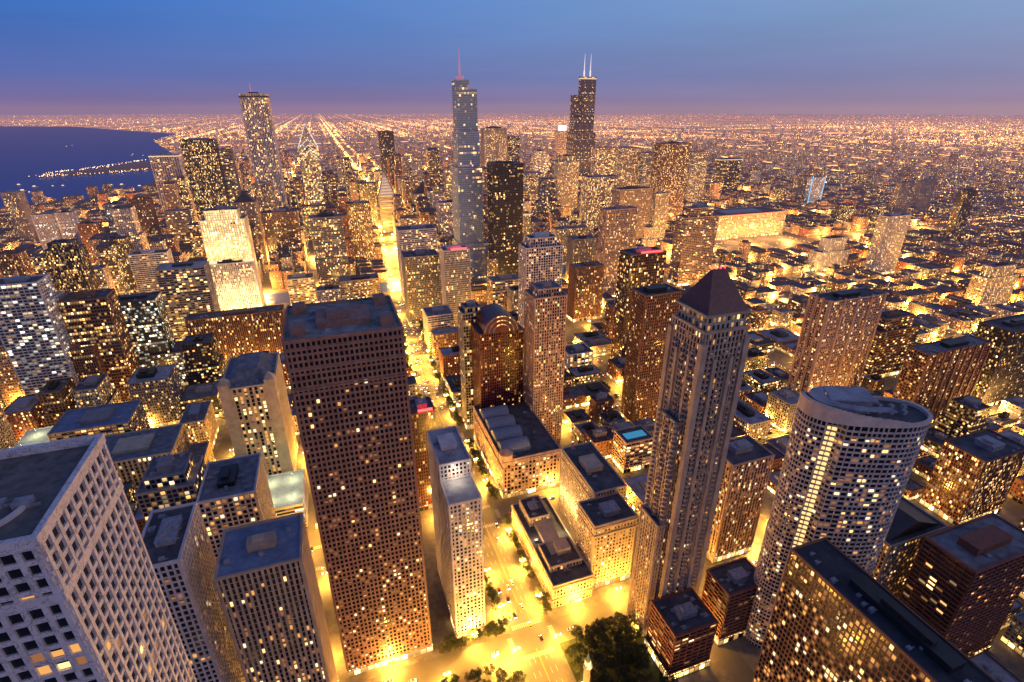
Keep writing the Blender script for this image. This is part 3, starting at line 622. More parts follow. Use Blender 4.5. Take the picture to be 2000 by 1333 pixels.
T(212,595,302,765,28,'dark green glass apartment tower right of the brown office tower','apartment_tower',wm='dark',core='cool',pw=.4,sh=.9,setback=.4)
T(82,485,150,650,28,'dark tower with stepped cap at left','office_tower',wm='dark',core='mid',crown='box')
T(0,378,36,480,26,'grey tower at the left edge below the lake','apartment_tower',wm='grey',core='mid')
T(-10,500,36,620,26,'brown block at the left edge','apartment_tower',wm='brown',core='mid')
T(60,422,100,520,24,'leftmost of the white banded twin towers near the lake','apartment_tower',wm='white',core='cool',pw=1.3,sh=.4)
T(106,418,140,520,24,'second of the white banded twin towers near the lake','apartment_tower',wm='white',core='cool',pw=1.3,sh=.4)
T(150,440,190,530,24,'brown tower right of the banded twin towers','apartment_tower',wm='brown',core='mid')
T(200,402,238,510,24,'grey lit tower left of the row by the lake','apartment_tower',wm='grey',core='cool')
T(254,388,290,500,24,'brown tower with stepped cap left of the dark slab tower','apartment_tower',wm='brown',core='mid',crown='box')
T(320,415,365,510,26,'grey block in front of the white grid shore tower','apartment_tower',wm='grey',core='mid')
T(495,360,530,470,26,'beige tower touching the white ribbed skyscraper base','apartment_tower',wm='beige',core='mid')
T(150,530,200,610,26,'mid rise block with a bright forecourt at left','office_block','office block',wm='grey',core='hi')
T(198,470,244,575,24,'dark residential tower behind the green glass tower','apartment_tower',wm='dark',core='mid')
T(30,620,80,720,22,'brown tower between the left edge tower and the brown office tower','apartment_tower',wm='brown',core='mid')
rt,(u0,u1,v0,v1,h)=T(618,570,664,625,22,'small block with a glowing red banner on the front','hotel','hotel',wm='white',core='mid',clear=110)
m=MB(); m.box(u0+1,u1-1,v0-1,v0-.6,3,h*.62,bay=99); m.build('banner',emis('red banner',(1,.02,.06),1.2),rt)
T(664,552,740,612,30,'beige horizontal banded building left of the avenue','office_block','office block',wm='beige',core='hi',pw=.3,sh=1.5)
T(560,548,612,600,30,'low stone block with lit arcade left of the avenue','office_block','office block',wm='cream',core='hi')
T(1112,695,1158,742,26,'small pale bank with tall columns behind the mall tower','bank','bank',wm='white',core='hi',bay=5,pw=1.5,sh=.4,pr=1)
T(962,552,1016,612,30,'broad beige office block behind the arched red tower','office_block','office block',wm='beige',core='hi')
T(1125,525,1180,630,24,'dark block between the white grid tower and rose tower','office_block','office block',wm='brown',core='mid')
T(1120,470,1165,560,26,'grey tower left of the rose concrete tower','office_tower',wm='grey',core='mid')
T(1085,450,1150,520,26,'long grey office slab in the centre','office_tower',wm='grey',core='mid')
T(1000,570,1030,660,20,'cream slim block left of the white grid tower','apartment_tower',wm='cream',core='mid')
T(835,620,885,690,36,'low store block with lit roof sign right of the avenue','store','store',wm='white',core='lo',units=8,rm=ROOFS[1])
T(803,812,850,1000,22,'dark red tower with glowing red roof sign behind the slim hotel','office_tower',wm='redglass',core='lo',crown='red')
# ------------------------------------------------------------- monument
mu,mv=P(1140,1385)
rt=root('water_tower_monument','floodlit limestone turreted tower standing among the park trees','monument',(mu,mv,0)); FOOT.append((mu-7,mu+7,mv-7,mv+7))
LS=wall('limestone',(.42,.34,.22)); m=MB(); m.box(mu-5,mu+5,mv-5,mv+5,0,8)
for dx in(-4.8,4.8):
    for dy in(-4.8,4.8): m.cyl(mu+dx,mv+dy,.8,0,10.5,8); m.cyl(mu+dx,mv+dy,.9,10.5,12,8,.1)
m.box(mu-3.2,mu+3.2,mv-3.2,mv+3.2,8,14)
for dx in(-3,3):
    for dy in(-3,3): m.cyl(mu+dx,mv+dy,.6,8,16.5,8); m.cyl(mu+dx,mv+dy,.65,16.5,18,8,.1)
m.build('base',LS,rt)
m=MB(); m.cyl(mu,mv,2.1,14,37,8,1.8); m.cyl(mu,mv,2.7,37,38,8,2.7); m.build('shaft',LS,rt)
m=MB(); m.cyl(mu,mv,1.3,38,42,8); m.cyl(mu,mv,1.5,42,44.5,8,.8); m.cyl(mu,mv,.8,44.5,48,8,.1); m.build('cupola',wall('copper cupola',(.2,.3,.22)),rt)
m=MB()
for k in range(8):
    q=k*math.pi/4+.39; m.box(mu+1.35*math.cos(q)-.25,mu+1.35*math.cos(q)+.25,mv+1.35*math.sin(q)-.25,mv+1.35*math.sin(q)+.25,38.5,41.5)
m.build('window',LITW[1],rt)
for dx,dy in((-7,-7),(7,-7),(0,8)): pl(mu+dx,mv+dy,6,3500,(1,.72,.3))
pl(mu,mv-3,39.5,900,(1,.8,.4))
# ------------------------------------------------------------- streets, blocks
def Mu(v):
    xs=[(-500,88),(600,88),(740,98),(1200,127),(1920,172),(2100,180),(99999,180)]
    for (a_,b_),(c_,d_) in zip(xs,xs[1:]):
        if v<=c_: return b_+(d_-b_)*(v-a_)/(c_-a_)
US=[-1400,-1280,-1160,-1040,-920,-800,-680,-560,-450,-340,-230,-128,-45,'M',200,300,410,520,630,750,870,990,1110,1230,1350,1470,1600,1730,1860,2000]
VS=[-60,60,212,328,450,560,665,770,870,940,1020,1140,1250,1370,1490,1610,1730,1850,1970,2090,2210,2330,2450,2570,2700,2830,2960,3090,3220,3350,3480]
def Uc(i,v): return Mu(v) if US[i]=='M' else US[i]
def hw(i): return 12 if US[i]=='M' else 7.5
lakepx=[(-900,600),(-100,445),(60,412),(150,394),(300,374),(352,342),(336,300),(300,276),(345,262),(250,256),(150,248),(0,247),(-900,247)]
LAKE=[P(x,y,0) for x,y in lakepx]
PEN=[P(x,y,0) for x,y in [(75,346),(130,336),(200,329),(262,318),(330,312),(345,330),(290,333),(220,339),(130,345)]]
def inpoly(u,v,poly):
    c=False;j=len(poly)-1
    for i in range(len(poly)):
        a_,b_=poly[i],poly[j]
        if (a_[1]>v)!=(b_[1]>v) and u<(b_[0]-a_[0])*(v-a_[1])/(b_[1]-a_[1])+a_[0]: c=not c
        j=i
    return c
def hit(x0,x1,y0,y1):
    for f in FOOT:
        if x0<f[1] and x1>f[0] and y0<f[3] and y1>f[2]: return True
    return False
gm,t,b=newmat('asphalt with painted street glow')
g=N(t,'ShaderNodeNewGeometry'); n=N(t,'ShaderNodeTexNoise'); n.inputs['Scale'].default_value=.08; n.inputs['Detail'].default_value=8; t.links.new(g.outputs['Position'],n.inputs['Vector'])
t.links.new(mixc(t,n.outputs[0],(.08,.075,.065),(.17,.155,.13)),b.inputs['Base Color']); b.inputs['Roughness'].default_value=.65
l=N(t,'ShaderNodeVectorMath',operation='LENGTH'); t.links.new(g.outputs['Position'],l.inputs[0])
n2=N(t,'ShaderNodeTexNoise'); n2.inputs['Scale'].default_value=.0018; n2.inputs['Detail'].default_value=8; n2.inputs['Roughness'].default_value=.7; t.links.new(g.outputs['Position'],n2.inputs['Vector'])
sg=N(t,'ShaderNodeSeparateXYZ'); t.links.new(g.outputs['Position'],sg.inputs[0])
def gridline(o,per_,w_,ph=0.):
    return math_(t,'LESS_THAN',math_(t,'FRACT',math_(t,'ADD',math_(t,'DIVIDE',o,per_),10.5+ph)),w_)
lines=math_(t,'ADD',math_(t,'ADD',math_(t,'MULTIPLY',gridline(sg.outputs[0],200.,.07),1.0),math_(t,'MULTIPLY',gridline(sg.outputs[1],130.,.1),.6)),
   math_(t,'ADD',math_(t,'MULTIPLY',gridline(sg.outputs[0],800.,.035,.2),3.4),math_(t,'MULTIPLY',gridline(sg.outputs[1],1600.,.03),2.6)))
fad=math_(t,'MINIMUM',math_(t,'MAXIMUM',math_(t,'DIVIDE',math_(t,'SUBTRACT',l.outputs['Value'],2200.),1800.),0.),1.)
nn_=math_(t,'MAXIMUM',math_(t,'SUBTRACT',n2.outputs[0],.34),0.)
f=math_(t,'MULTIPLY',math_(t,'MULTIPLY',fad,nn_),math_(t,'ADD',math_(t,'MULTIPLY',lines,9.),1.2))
b.inputs['Emission Color'].default_value=(1,.42,.09,1); t.links.new(f,b.inputs['Emission Strength'])  # lamplit street grid and city glow painted into distant ground as emission
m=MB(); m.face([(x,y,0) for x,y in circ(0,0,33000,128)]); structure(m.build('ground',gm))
wm_,t,b=newmat('lake water'); b.inputs['Base Color'].default_value=(.016,.06,.28,1); b.inputs['Roughness'].default_value=.4; b.inputs['Specular IOR Level'].default_value=.25
n=N(t,'ShaderNodeTexNoise'); n.inputs['Scale'].default_value=.05; n.inputs['Detail'].default_value=4; g=N(t,'ShaderNodeNewGeometry'); t.links.new(g.outputs['Position'],n.inputs['Vector'])
bp=N(t,'ShaderNodeBump'); bp.inputs['Strength'].default_value=.4; bp.inputs['Distance'].default_value=2; t.links.new(n.outputs[0],bp.inputs['Height']); t.links.new(bp.outputs[0],b.inputs['Normal'])
ow=[nn for nn in t.nodes if nn.type=='OUTPUT_MATERIAL'][0]
mx_=N(t,'ShaderNodeMixShader'); mx_.inputs[0].default_value=.4; grp=[q for q in t.nodes if q.type=='GROUP'][0]; t.links.new(b.outputs[0],mx_.inputs[1]); t.links.new(grp.outputs[0],mx_.inputs[2]); t.links.new(mx_.outputs[0],ow.inputs[0])
m=MB(); m.face([(x,y,.6) for x,y in LAKE][::-1]); structure(m.build('lake',wm_))
m=MB(); m.face([(x,y,1.4) for x,y in PEN][::-1]); structure(m.build('peninsula',wall('park land',(.03,.035,.03))))
m=MB(); m.face([(-1100,948,.05),(620,948,.05),(620,1008,.05),(-1100,1008,.05)]); structure(m.build('river',wm_))
PAV=wall('pavement concrete',(.16,.14,.115),.85,.4,.2)
blocks=[]; m=MB()
for i in range(len(US)-1):
    for j in range(len(VS)-1):
        va,vb=VS[j]+8,VS[j+1]-8
        if VS[j]==940: continue
        uc,vc=(Uc(i,va)+Uc(i+1,va))/2,(va+vb)/2
        if inpoly(uc,vc,LAKE): continue
        q=[(Uc(i,va)+hw(i),va),(Uc(i+1,va)-hw(i+1),va),(Uc(i+1,vb)-hw(i+1),vb),(Uc(i,vb)+hw(i),vb)]
        if q[1][0]-q[0][0]<8: continue
        m.prism(q,0,.14); blocks.append((i,j,q))
structure(m.build('pavement',PAV))
WP=wall('white road paint',(.5,.48,.42),.7,.1); YP=wall('yellow road paint',(.5,.36,.05),.7,.1)
m=MB(); v=70.
def rect(m,x0,x1,y0,y1,z=.004): m.face([(x0,y0,z),(x1,y0,z),(x1,y1,z),(x0,y1,z)])
my=MB()
while v<900:
    c=Mu(v)
    if not any(abs(v-s)<14 for s in VS):
        for o in(-7.2,-3.7,3.7,7.2): rect(m,c+o-.12,c+o+.12,v,v+4)
        for o in(-.25,.25): rect(my,c+o-.1,c+o+.1,v,v+9)
    v+=9
for s in VS[1:9]:
    for i in range(8,22):
        c=Uc(i,s); h_=hw(i)-2
        for sg_ in(-1,1):
            k=-h_
            while k<h_: rect(m,c+k,c+k+.6,s+sg_*11-1.6,s+sg_*11+1.6); k+=1.3
            k=-5
            while k<5: rect(m,c+sg_*(h_+4)-1.6,c+sg_*(h_+4)+1.6,s+k,s+k+.6,.008); k+=1.3
structure(m.build('lane_markings',WP)); structure(my.build('centre_line_markings',YP))
# ------------------------------------------------------------- filler buildings
PARK=(103,158,110,206)
def hfun(u,v,rn):
    if v<205: return rn.uniform(10,25)
    M_=Mu(v)
    if 450<v<1950 and M_-70<u<M_: return rn.uniform(12,30)
    if 760<v<940 and -330<u<20: return rn.uniform(7,20)
    d=math.hypot((u-200)/850,(v-1600)/720)
    core_=max(0,1-d)
    if v<930:
        base=rn.uniform(9,24) if u>190 else rn.uniform(16,42)
        if rn.random()<.06: base*=rn.uniform(1.5,2.4)
        if -128<u<80 and v>450: base=rn.uniform(18,50)
        if u<-120 and v>380: base=rn.uniform(25,60)+(rn.random()<.3)*rn.uniform(20,60)
        if u>190 and u<420 and v>560 and rn.random()<.3: base+=rn.uniform(15,60)
        return base
    if u<-420: return rn.uniform(12,32)+(rn.random()<.1)*rn.uniform(10,40)
    if u<-150: return rn.uniform(20,55)+(rn.random()<.3)*rn.uniform(20,90)
    return rn.uniform(9,24)+core_*rn.uniform(50,185)+(rn.random()<.05)*rn.uniform(10,50)
fills=[]
rn=random.Random(21)
for (i,j,q) in blocks:
    x0=max(q[0][0],q[3][0])+2.5;x1=min(q[1][0],q[2][0])-2.5;y0=q[0][1]+2.5;y1=q[2][1]-2.5
    if US[i]=='M': x0+=2.5
    if US[i+1]=='M': x1-=2.5
    nx=max(1,round((x1-x0)/rn.uniform(22,40)));ny=max(1,round((y1-y0)/rn.uniform(24,44)))
    for a_ in range(nx):
        for b_ in range(ny):
            g_=rn.uniform(.4,3); X0=x0+(x1-x0)*a_/nx+g_;X1=x0+(x1-x0)*(a_+1)/nx-g_;Y0=y0+(y1-y0)*b_/ny+g_;Y1=y0+(y1-y0)*(b_+1)/ny-g_
            if rn.random()<.25: Y1-=rn.uniform(2,12)
            if rn.random()<.2: X1-=rn.uniform(2,8)
            if X1-X0<6 or Y1-Y0<6: continue
            if rn.random()<.12: continue
            if hit(X0,X1,Y0,Y1): continue
            if X0<PARK[1] and X1>PARK[0] and Y0<PARK[3] and Y1>PARK[2]: continue
            if Y0<206 and -60<X1 and X0<160: continue
            uc,vc=(X0+X1)/2,(Y0+Y1)/2
            if inpoly(uc,vc,LAKE): continue
            h=hfun(uc,vc,rn); pr=proj(uc,vc,h)
            if pr is None or not(-120<pr[0]<2120 and -50<pr[1]<1500): continue
            fills.append((pr[2],X0,X1,Y0,Y1,h))
fills.sort()
far=MB()
REG=lambda u,v:('left of avenue' if u<80 else 'right of avenue' if u<420 else 'in far right district')+('' if v<930 else ' past river')
for k,(d,X0,X1,Y0,Y1,h) in enumerate(fills):
    ci=rn.choices(range(6),[3,4,2,2,3,3])[0]; cn,fm=FAC[ci]
    if k<300:
        size='low' if h<18 else 'medium height' if h<40 else 'tall'
        rmi=rn.randrange(3); rname=['dark','grey','pale'][rmi]
        rt=root('city_building',f'{size} {cn} building with {rname} flat roof {REG(X0,Y0)}','building',((X0+X1)/2,(Y0+Y1)/2,0),f'{cn} {size} buildings with {rname} roofs {REG(X0,Y0)}')
        bay,fl=rn.uniform(2.1,3.1),3.2
        m=MB(); tiers=[(X0,X1,Y0,Y1,.14,h)]
        if h>28 and rn.random()<.5: tiers=[(X0,X1,Y0,Y1,.14,h*.6),(X0+3,X1-3,Y0+3,Y1-3,h*.6,h)]
        for t_ in tiers: m.box(*t_,bay=bay,fl=fl)
        m.build('wall',fm,rt)
        wmat=[W['beige'],W['brick'],W['grey'],W['cream'],W['dark'],W['brown']][ci]
        for ti,t_ in enumerate(tiers): roofset(rt,*t_[:4],t_[5],wmat,ROOFS[rmi],rn,.1,(4 if d<900 else 1) if ti==len(tiers)-1 else 0,1.0,ti==len(tiers)-1)
        if h>22 and d<1000:
            m=MB(); hz_=rn.random()
            for t_ in tiers: frame(m,*t_,bay,fl,bay*.3,fl*.3,.25,hz_<.75,hz_>.35)
            m.build('facade_frame',wmat,rt)
        if d<900:
            m=MB(); m.box(X0-.3,X1+.3,Y0-.3,Y1+.3,.3,4.2,bay=4,fl=4); m.build('storefront',STORE,rt)
            if h<=22:
                m=MB()
                for jz in range(1,int(h/fl)):
                    if jz%2==0: m.box(X0-.12,X1+.12,Y0-.12,Y1+.12,jz*fl-.2,jz*fl+.15)
                if m.F: m.build('string_course',W['grey'],rt)
    else:
        bay=rn.uniform(2.2,3.6)
        if h>45 and rn.random()<.6:
            f=rn.uniform(.45,.75); i_=rn.uniform(2,5)
            far.box(X0,X1,Y0,Y1,0,h*f,ci,6,bay,3.4); far.box(X0+i_,X1-i_,Y0+i_,Y1-i_,h*f,h,ci,6,bay,3.4); X0+=i_;X1-=i_;Y0+=i_;Y1-=i_
        else: far.box(X0,X1,Y0,Y1,0,h,ci,6,bay,3.4)
        if h>20 and X1-X0>12 and Y1-Y0>12: far.box(X0+4,X1-4,Y0+4,Y1-4,h,h+rn.uniform(3,6),6,6)
rn2=np.random.RandomState(3)
cnt=0
while cnt<7000:
    ph=rn2.uniform(.03,.17); r=H/ph; az=YAW+rn2.uniform(-.82,.82)
    u,v=r*math.sin(az),r*math.cos(az)
    if v<3480 and -1400<u<2000: continue
    u=round(u/200)*200+18+rn2.uniform(0,120); v=round(v/130)*130+18+rn2.uniform(0,60)
    if v<300 or inpoly(u,v,LAKE): continue
    w_,d_=rn2.uniform(14,44),rn2.uniform(14,34); h=rn2.uniform(6,14)+(rn2.rand()<.05)*rn2.uniform(10,45)
    far.prism([(u,v),(u+w_,v),(u+w_,v+d_),(u,v+d_)],0,h,int(rn2.randint(6)),6,3.6,3.4); cnt+=1
o=far.build('distant_buildings',[f_[1] for f_ in FAC]+[ROOFS[0]]); o['kind']='stuff'; o['label']='mass of distant low buildings reaching to the horizon'; o['category']='buildings'
# ------------------------------------------------------------- street lamps and lights
def lampproto():
    rt=root('street_lamp','double headed street lamp','street lamp',(0,0,0)); ks=[]
    m=MB(); m.cyl(0,0,.16,0,9,8,.09); m.cyl(0,0,.3,0,.8,8,.2); ks.append(m.build('pole',UNIT,rt))
    m=MB(); m.box(-1.6,1.6,-.06,.06,8.8,8.95); ks.append(m.build('arm',UNIT,rt))
    for sx in(-1.6,1.6):
        m=MB(); m.cyl(sx,0,.25,8.35,8.8,8,.5); ks.append(m.build('lamp_head',LAMPM,rt))
    KIDS[rt.name]=ks; return rt
lp=lampproto(); used=False; lpc=0
def lamp(u,v,pw,label,grp):
    global used,lpc
    if hit(u-1,u+1,v-1,v+1): return
    q=proj(u,v,9)
    if q is None or not(-150<q[0]<2150 and q[1]<1500): return
    if lpc<290:
        if not used: lp.location=(u,v,.14); lp['label']=label; lp['group']=grp; used=True
        else: dup(lp,(u,v,.14),0,label,grp)
        lpc+=1
    pl(u,v,8.0,pw)
v=75.
while v<2300:
    for sg_ in(-1,1):
        if not any(abs(v-s)<12 for s in VS) or v>1000: lamp(Mu(v)+sg_*13.5,v,(115000. if v<330 else 120000. if v<600 else 170000. if v<1250 else 500000.),'double headed golden lamp on the avenue kerb','street lamps along the avenue')
    v+=32 if v<700 else 52 if v<1250 else 110
for s in VS[2:9]:
    u=-520.
    while u<1300:
        if abs(u-Mu(s))>20: lamp(u,s+9.3,(95000. if s<300 else 85000.) if u<700 else 200000.,'double headed golden lamp on a cross street kerb','street lamps along the cross streets')
        u+=52 if u<700 else 95
for (u,v) in ((102,203),(74,203),(125,222),(60,203),(30,202),(0,202),(-30,202),(104,160),(160,208),(190,222)):
    lamp(u,v,80000.,'double headed golden lamp around the park junction','street lamps around the junction')
for i,uu in enumerate(US):
    if uu=='M' or uu<-600 or uu>1300: continue
    v=240.
    while v<930:
        if not any(abs(v-s)<16 for s in VS): lamp(uu+8.6,v,80000. if uu<500 else 150000.,'double headed golden lamp on a side street kerb','street lamps along the side streets')
        v+=62 if uu<500 else 95
for j in range(10,len(VS),2):
    for i in range(4,27,1):
        u,v=Uc(i,VS[j]),VS[j]
        q=proj(u,v,0)
        if q is None or not(-60<q[0]<2060): continue
        if (i+j//2)%2 and v>2000: continue
        if inpoly(u,v,LAKE) or hit(u-1,u+1,v-1,v+1): continue
        pl(u,v,14,450000.*(1 if v<2000 else 2.5),(1,.44,.08),1.)
for px,py in((1530,600),(1580,610),(1470,1075),(1600,520),(1930,810),(1700,440),(560,520),(600,560),(500,590),(1600,545)):
    u,v=P(px,py); pl(u,v,16,170000.,(1,.52,.12))
def specks():
    V=[];F=[];M=[]
    rs=np.random.RandomState(11); n=0
    def add(u,v,z,s,k):
        b0=len(V); V.extend([(u,v,z+s),(u-s,v-s*.6,z-s*.5),(u+s,v-s*.6,z-s*.5),(u,v+s,z-s*.5)]); F.extend([(b0,b0+1,b0+2),(b0,b0+2,b0+3),(b0,b0+3,b0+1)]); M.extend([k]*3)
    while n<44000:
        ph=rs.uniform(.0098,.16) if rs.rand()<.55 else rs.uniform(.0098,.05)
        r=H/ph; az=YAW+rs.uniform(-.85,.85); u,v=r*math.sin(az),r*math.cos(az)
        q=rs.rand(); jt=min(r*.002,12)
        if q<.38: u=round((u-8)/200-.5)*200+100+7+rs.normal(0,jt)
        elif q<.75: v=round((v-7)/130-.5)*130+65+6+rs.normal(0,jt)
        if rs.rand()<.14: u=round((u-248)/800)*800+254
        cl=math.sin(u*.0011+1.3)*math.sin(v*.0007+.4)+math.sin(u*.0004-v*.0005)
        if rs.rand()>.62+.35*cl: continue
        if r<1100 or inpoly(u,v,LAKE): continue
        if v<3480 and r<3000 and hit(u-2,u+2,v-2,v+2): continue
        if v<950: continue
        k=rs.choice(5,p=[.60,.28,.03,.05,.04]); s=r*.00029*rs.lognormal(0,.5)
        if r>15000: s*=.8
        add(u,v,9 if r<4000 else 12,s,k); n+=1
    for k_ in range(6000):
        u=rs.uniform(430,2600);v=rs.uniform(260,1100)
        if rs.rand()<.5: u=min([w for w in US if w!='M'],key=lambda w:abs(w-u))+8
        else: v=[328,450,560,665,770,870,1020][rs.randint(7)]+8
        q=proj(u,v,8)
        if q is None or q[0]>2050 or hit(u-1,u+1,v-1,v+1): continue
        add(u,v,8.5,q[2]*.0005*rs.uniform(.5,1.2),rs.choice(4,p=[.55,.3,.1,.05]))
    for k_ in range(1500):
        v=rs.uniform(1020,3400); u=min([w for w in US if w!='M'],key=lambda w:abs(w-rs.uniform(-600,1200)))+rs.choice([-7,7])
        if not inpoly(u,v,LAKE): add(u,v,9,v*.0005,rs.choice(2))
    for (u0_,v0_,u1_,v1_,cnt_,k) in [(180,2100,180,20000,700,1),(500,6500,9000,7500,400,1)]:
        for c in range(cnt_):
            if abs(v1_-v0_)>6000:
                f_=rs.rand(); vv=1/((1-f_)/v0_+f_/v1_); tt=(vv-v0_)/(v1_-v0_)
            else: tt=rs.rand()
            u=u0_+(u1_-u0_)*tt+rs.uniform(-14,14);v=v0_+(v1_-v0_)*tt
            r=math.hypot(u,v)
            if not inpoly(u,v,LAKE): add(u,v,10,r*.0004*rs.uniform(.6,1.5),k)
    for c in range(260):
        i=rs.randint(len(PEN)); a_,b_=PEN[i],PEN[(i+1)%len(PEN)]; f_=rs.rand(); u,v=a_[0]+(b_[0]-a_[0])*f_,a_[1]+(b_[1]-a_[1])*f_
        u+=rs.uniform(-30,30); v+=rs.uniform(-60,60)
        add(u,v,8,math.hypot(u,v)*.0004,rs.choice(3))
    me=bpy.data.meshes.new('street_lights'); me.from_pydata(V,[],F)
    for mm in (emis('far sodium',(1,.38,.06),7.),emis('far gold',(1,.54,.14),10.),emis('far white',(1,.8,.5),9.),emis('far pink',(1,.4,.2),5.),emis('far red',(1,.08,.03),6.)): me.materials.append(mm)
    me.polygons.foreach_set('material_index',M)
    o=bpy.data.objects.new('distant_street_lights',me); C.objects.link(o); o['kind']='stuff'; o['label']='countless tiny golden city lights stretching to the horizon'; o['category']='lights'
specks()
# ------------------------------------------------------------- cars
PAINT=[('white',wall('white car paint',(.6,.6,.6),.25,.02)),('black',wall('black car paint',(.02,.02,.02),.2,.02)),('silver',wall('silver car paint',(.35,.36,.38),.25,.02)),('red',wall('red car paint',(.35,.02,.02),.25,.02)),('yellow',wall('yellow car paint',(.65,.4,.03),.3,.02))]
CG=K['unlit']; TY=DARK; protos=[]
def loft(m,secs,w):
    for (xa,la,ha,wa),(xb,lb,hb,wb) in zip(secs,secs[1:]):
        A=[(xa,-wa,la),(xa,wa,la),(xa,wa,ha),(xa,-wa,ha)];B=[(xb,-wb,lb),(xb,wb,lb),(xb,wb,hb),(xb,-wb,hb)]
        for k in range(4): m.face([A[k],A[(k+1)%4],B[(k+1)%4],B[k]])
    a_=secs[0];m.face([(a_[0],-a_[3],a_[1]),(a_[0],-a_[3],a_[2]),(a_[0],a_[3],a_[2]),(a_[0],a_[3],a_[1])])
    a_=secs[-1];m.face([(a_[0],-a_[3],a_[1]),(a_[0],a_[3],a_[1]),(a_[0],a_[3],a_[2]),(a_[0],-a_[3],a_[2])])
for cn,pm in PAINT:
    rt=root('car',f'{cn} car','car',(0,0,0)); ks=[]
    m=MB(); loft(m,[(-2.25,.4,.75,.75),(-2.1,.3,.95,.88),(-1.2,.25,1.0,.92),(1.0,.25,.98,.92),(2.0,.3,.8,.88),(2.25,.4,.62,.75)],1); ks.append(m.build('body',pm,rt))
    m=MB(); loft(m,[(-1.7,.98,1.0,.75),(-1.1,.98,1.42,.68),(.2,.98,1.45,.68),(1.0,.97,.99,.75)],1); ks.append(m.build('windows',CG,rt))
    m=MB(); m.box(-1.05,.15,-.64,.64,1.43,1.5); ks.append(m.build('roof',pm,rt))
    for sx in(-1.4,1.4):
        for sy in(-.9,.9):
            m=MB()
            for k in range(10):
                q0,q1=k*.6283,(k+1)*.6283
                A=(sx+.33*math.cos(q0),.33+.33*math.sin(q0));B=(sx+.33*math.cos(q1),.33+.33*math.sin(q1))
                m.face([(A[0],sy-.1,A[1]),(B[0],sy-.1,B[1]),(B[0],sy+.1,B[1]),(A[0],sy+.1,A[1])]); yy=sy+(.1 if sy>0 else -.1); m.face([(sx,yy,.33),(A[0],yy,A[1]),(B[0],yy,B[1])])
            ks.append(m.build('wheel',TY,rt))
    for sy in(-.6,.6):
        m=MB(); m.box(2.1,2.3,sy-.2,sy+.2,.6,.78); ks.append(m.build('headlight',HEAD,rt))
        m=MB(); m.box(-2.32,-2.15,sy-.2,sy+.2,.7,.86); ks.append(m.build('taillight',TAIL,rt))
    KIDS[rt.name]=ks; protos.append([rt,cn,False])
def car(u,v,rz,where):
    q=proj(u,v,1)
    if q is None or not(-20<q[0]<2020 and 0<q[1]<1340) or hit(u-3,u+3,v-3,v+3): return
    p=rn.choices(protos,[4,3,4,.6,1.4])[0]; lab=f'{p[1]} car {where}'; grp=f'{p[1]} cars {where}'
    if not p[2]: p[0].location=(u,v,.01); p[0].rotation_euler=(0,0,rz); p[0]['label']=lab; p[0]['group']=grp; p[2]=True
    else: dup(p[0],(u,v,.01),rz,lab,grp)
v=80.
while v<900:
    for o,rz in((-9,-1),(-5.4,-1),(-1.9,-1),(1.9,1),(5.4,1),(9,1)):
        if rn.random()<(.17 if v<500 else .28): car(Mu(v)+o,v+rn.uniform(-3,3),rz*math.pi/2,'on the golden avenue')
    v+=11
for s in VS[2:6]:
    u=-120.
    while u<640:
        for o,rz in((-2.2,0),(2.2,math.pi)):
            if abs(u-Mu(s))>16 and rn.random()<.2: car(u,s+o,rz,'on a cross street')
        u+=13
for i in (12,14,15,16,17):
    v=230.
    while v<600:
        for o,rz in((-1.9,-1),(1.9,1),(5.8,1)):
            if rn.random()<.2: car(Uc(i,v)+o,v,rz*math.pi/2,'on a side street')
        v+=12
# ------------------------------------------------------------- trees
LEAF=wall('leaves',(.045,.06,.016),.7,.5,.6); BARK=wall('bark',(.08,.055,.035))
tps=[]
for k in range(4):
    rr=random.Random(40+k); rt=root('tree','tree','tree',(0,0,0)); ks=[]
    m=MB(); m.cyl(0,0,.3,0,3.6,7,.18)
    tips=[]
    for q in range(7):
        a_=q*.9+rr.random(); L=rr.uniform(1.6,3); ex,ey,ez=L*math.cos(a_),L*math.sin(a_),rr.uniform(4.6,7.5); tips.append((ex,ey,ez))
        m.face([(-.1,0,3.2),(.1,0,3.2),(ex,ey,ez)]); m.face([(0,-.1,3.2),(0,.1,3.2),(ex,ey,ez)]); m.face([(-.08,.08,3.1),(.08,-.08,3.3),(ex,ey,ez)])
    ks.append(m.build('trunk',BARK,rt))
    m=MB(); tips+= [(rr.uniform(-2.4,2.4),rr.uniform(-2.4,2.4),rr.uniform(4.5,8.2)) for _ in range(9)]
    for (x,y,z) in tips:
        R_=rr.uniform(1.0,1.7)
        for w_ in range(80):
            th=rr.uniform(0,6.28);c_=rr.uniform(-1,1);s_=math.sqrt(1-c_*c_);r_=R_*rr.uniform(.55,1.05)
            p=(x+r_*s_*math.cos(th),y+r_*s_*math.sin(th),z+r_*c_*.8); sz=rr.uniform(.18,.38)
            d1=[rr.uniform(-1,1)*sz for _ in range(3)];d2=[rr.uniform(-1,1)*sz for _ in range(3)]
            m.face([tuple(p[i]-d1[i] for i in range(3)),tuple(p[i]+d2[i] for i in range(3)),tuple(p[i]+d1[i] for i in range(3)),tuple(p[i]-d2[i] for i in range(3))])
    ks.append(m.build('crown',LEAF,rt)); KIDS[rt.name]=ks; tps.append([rt,False])
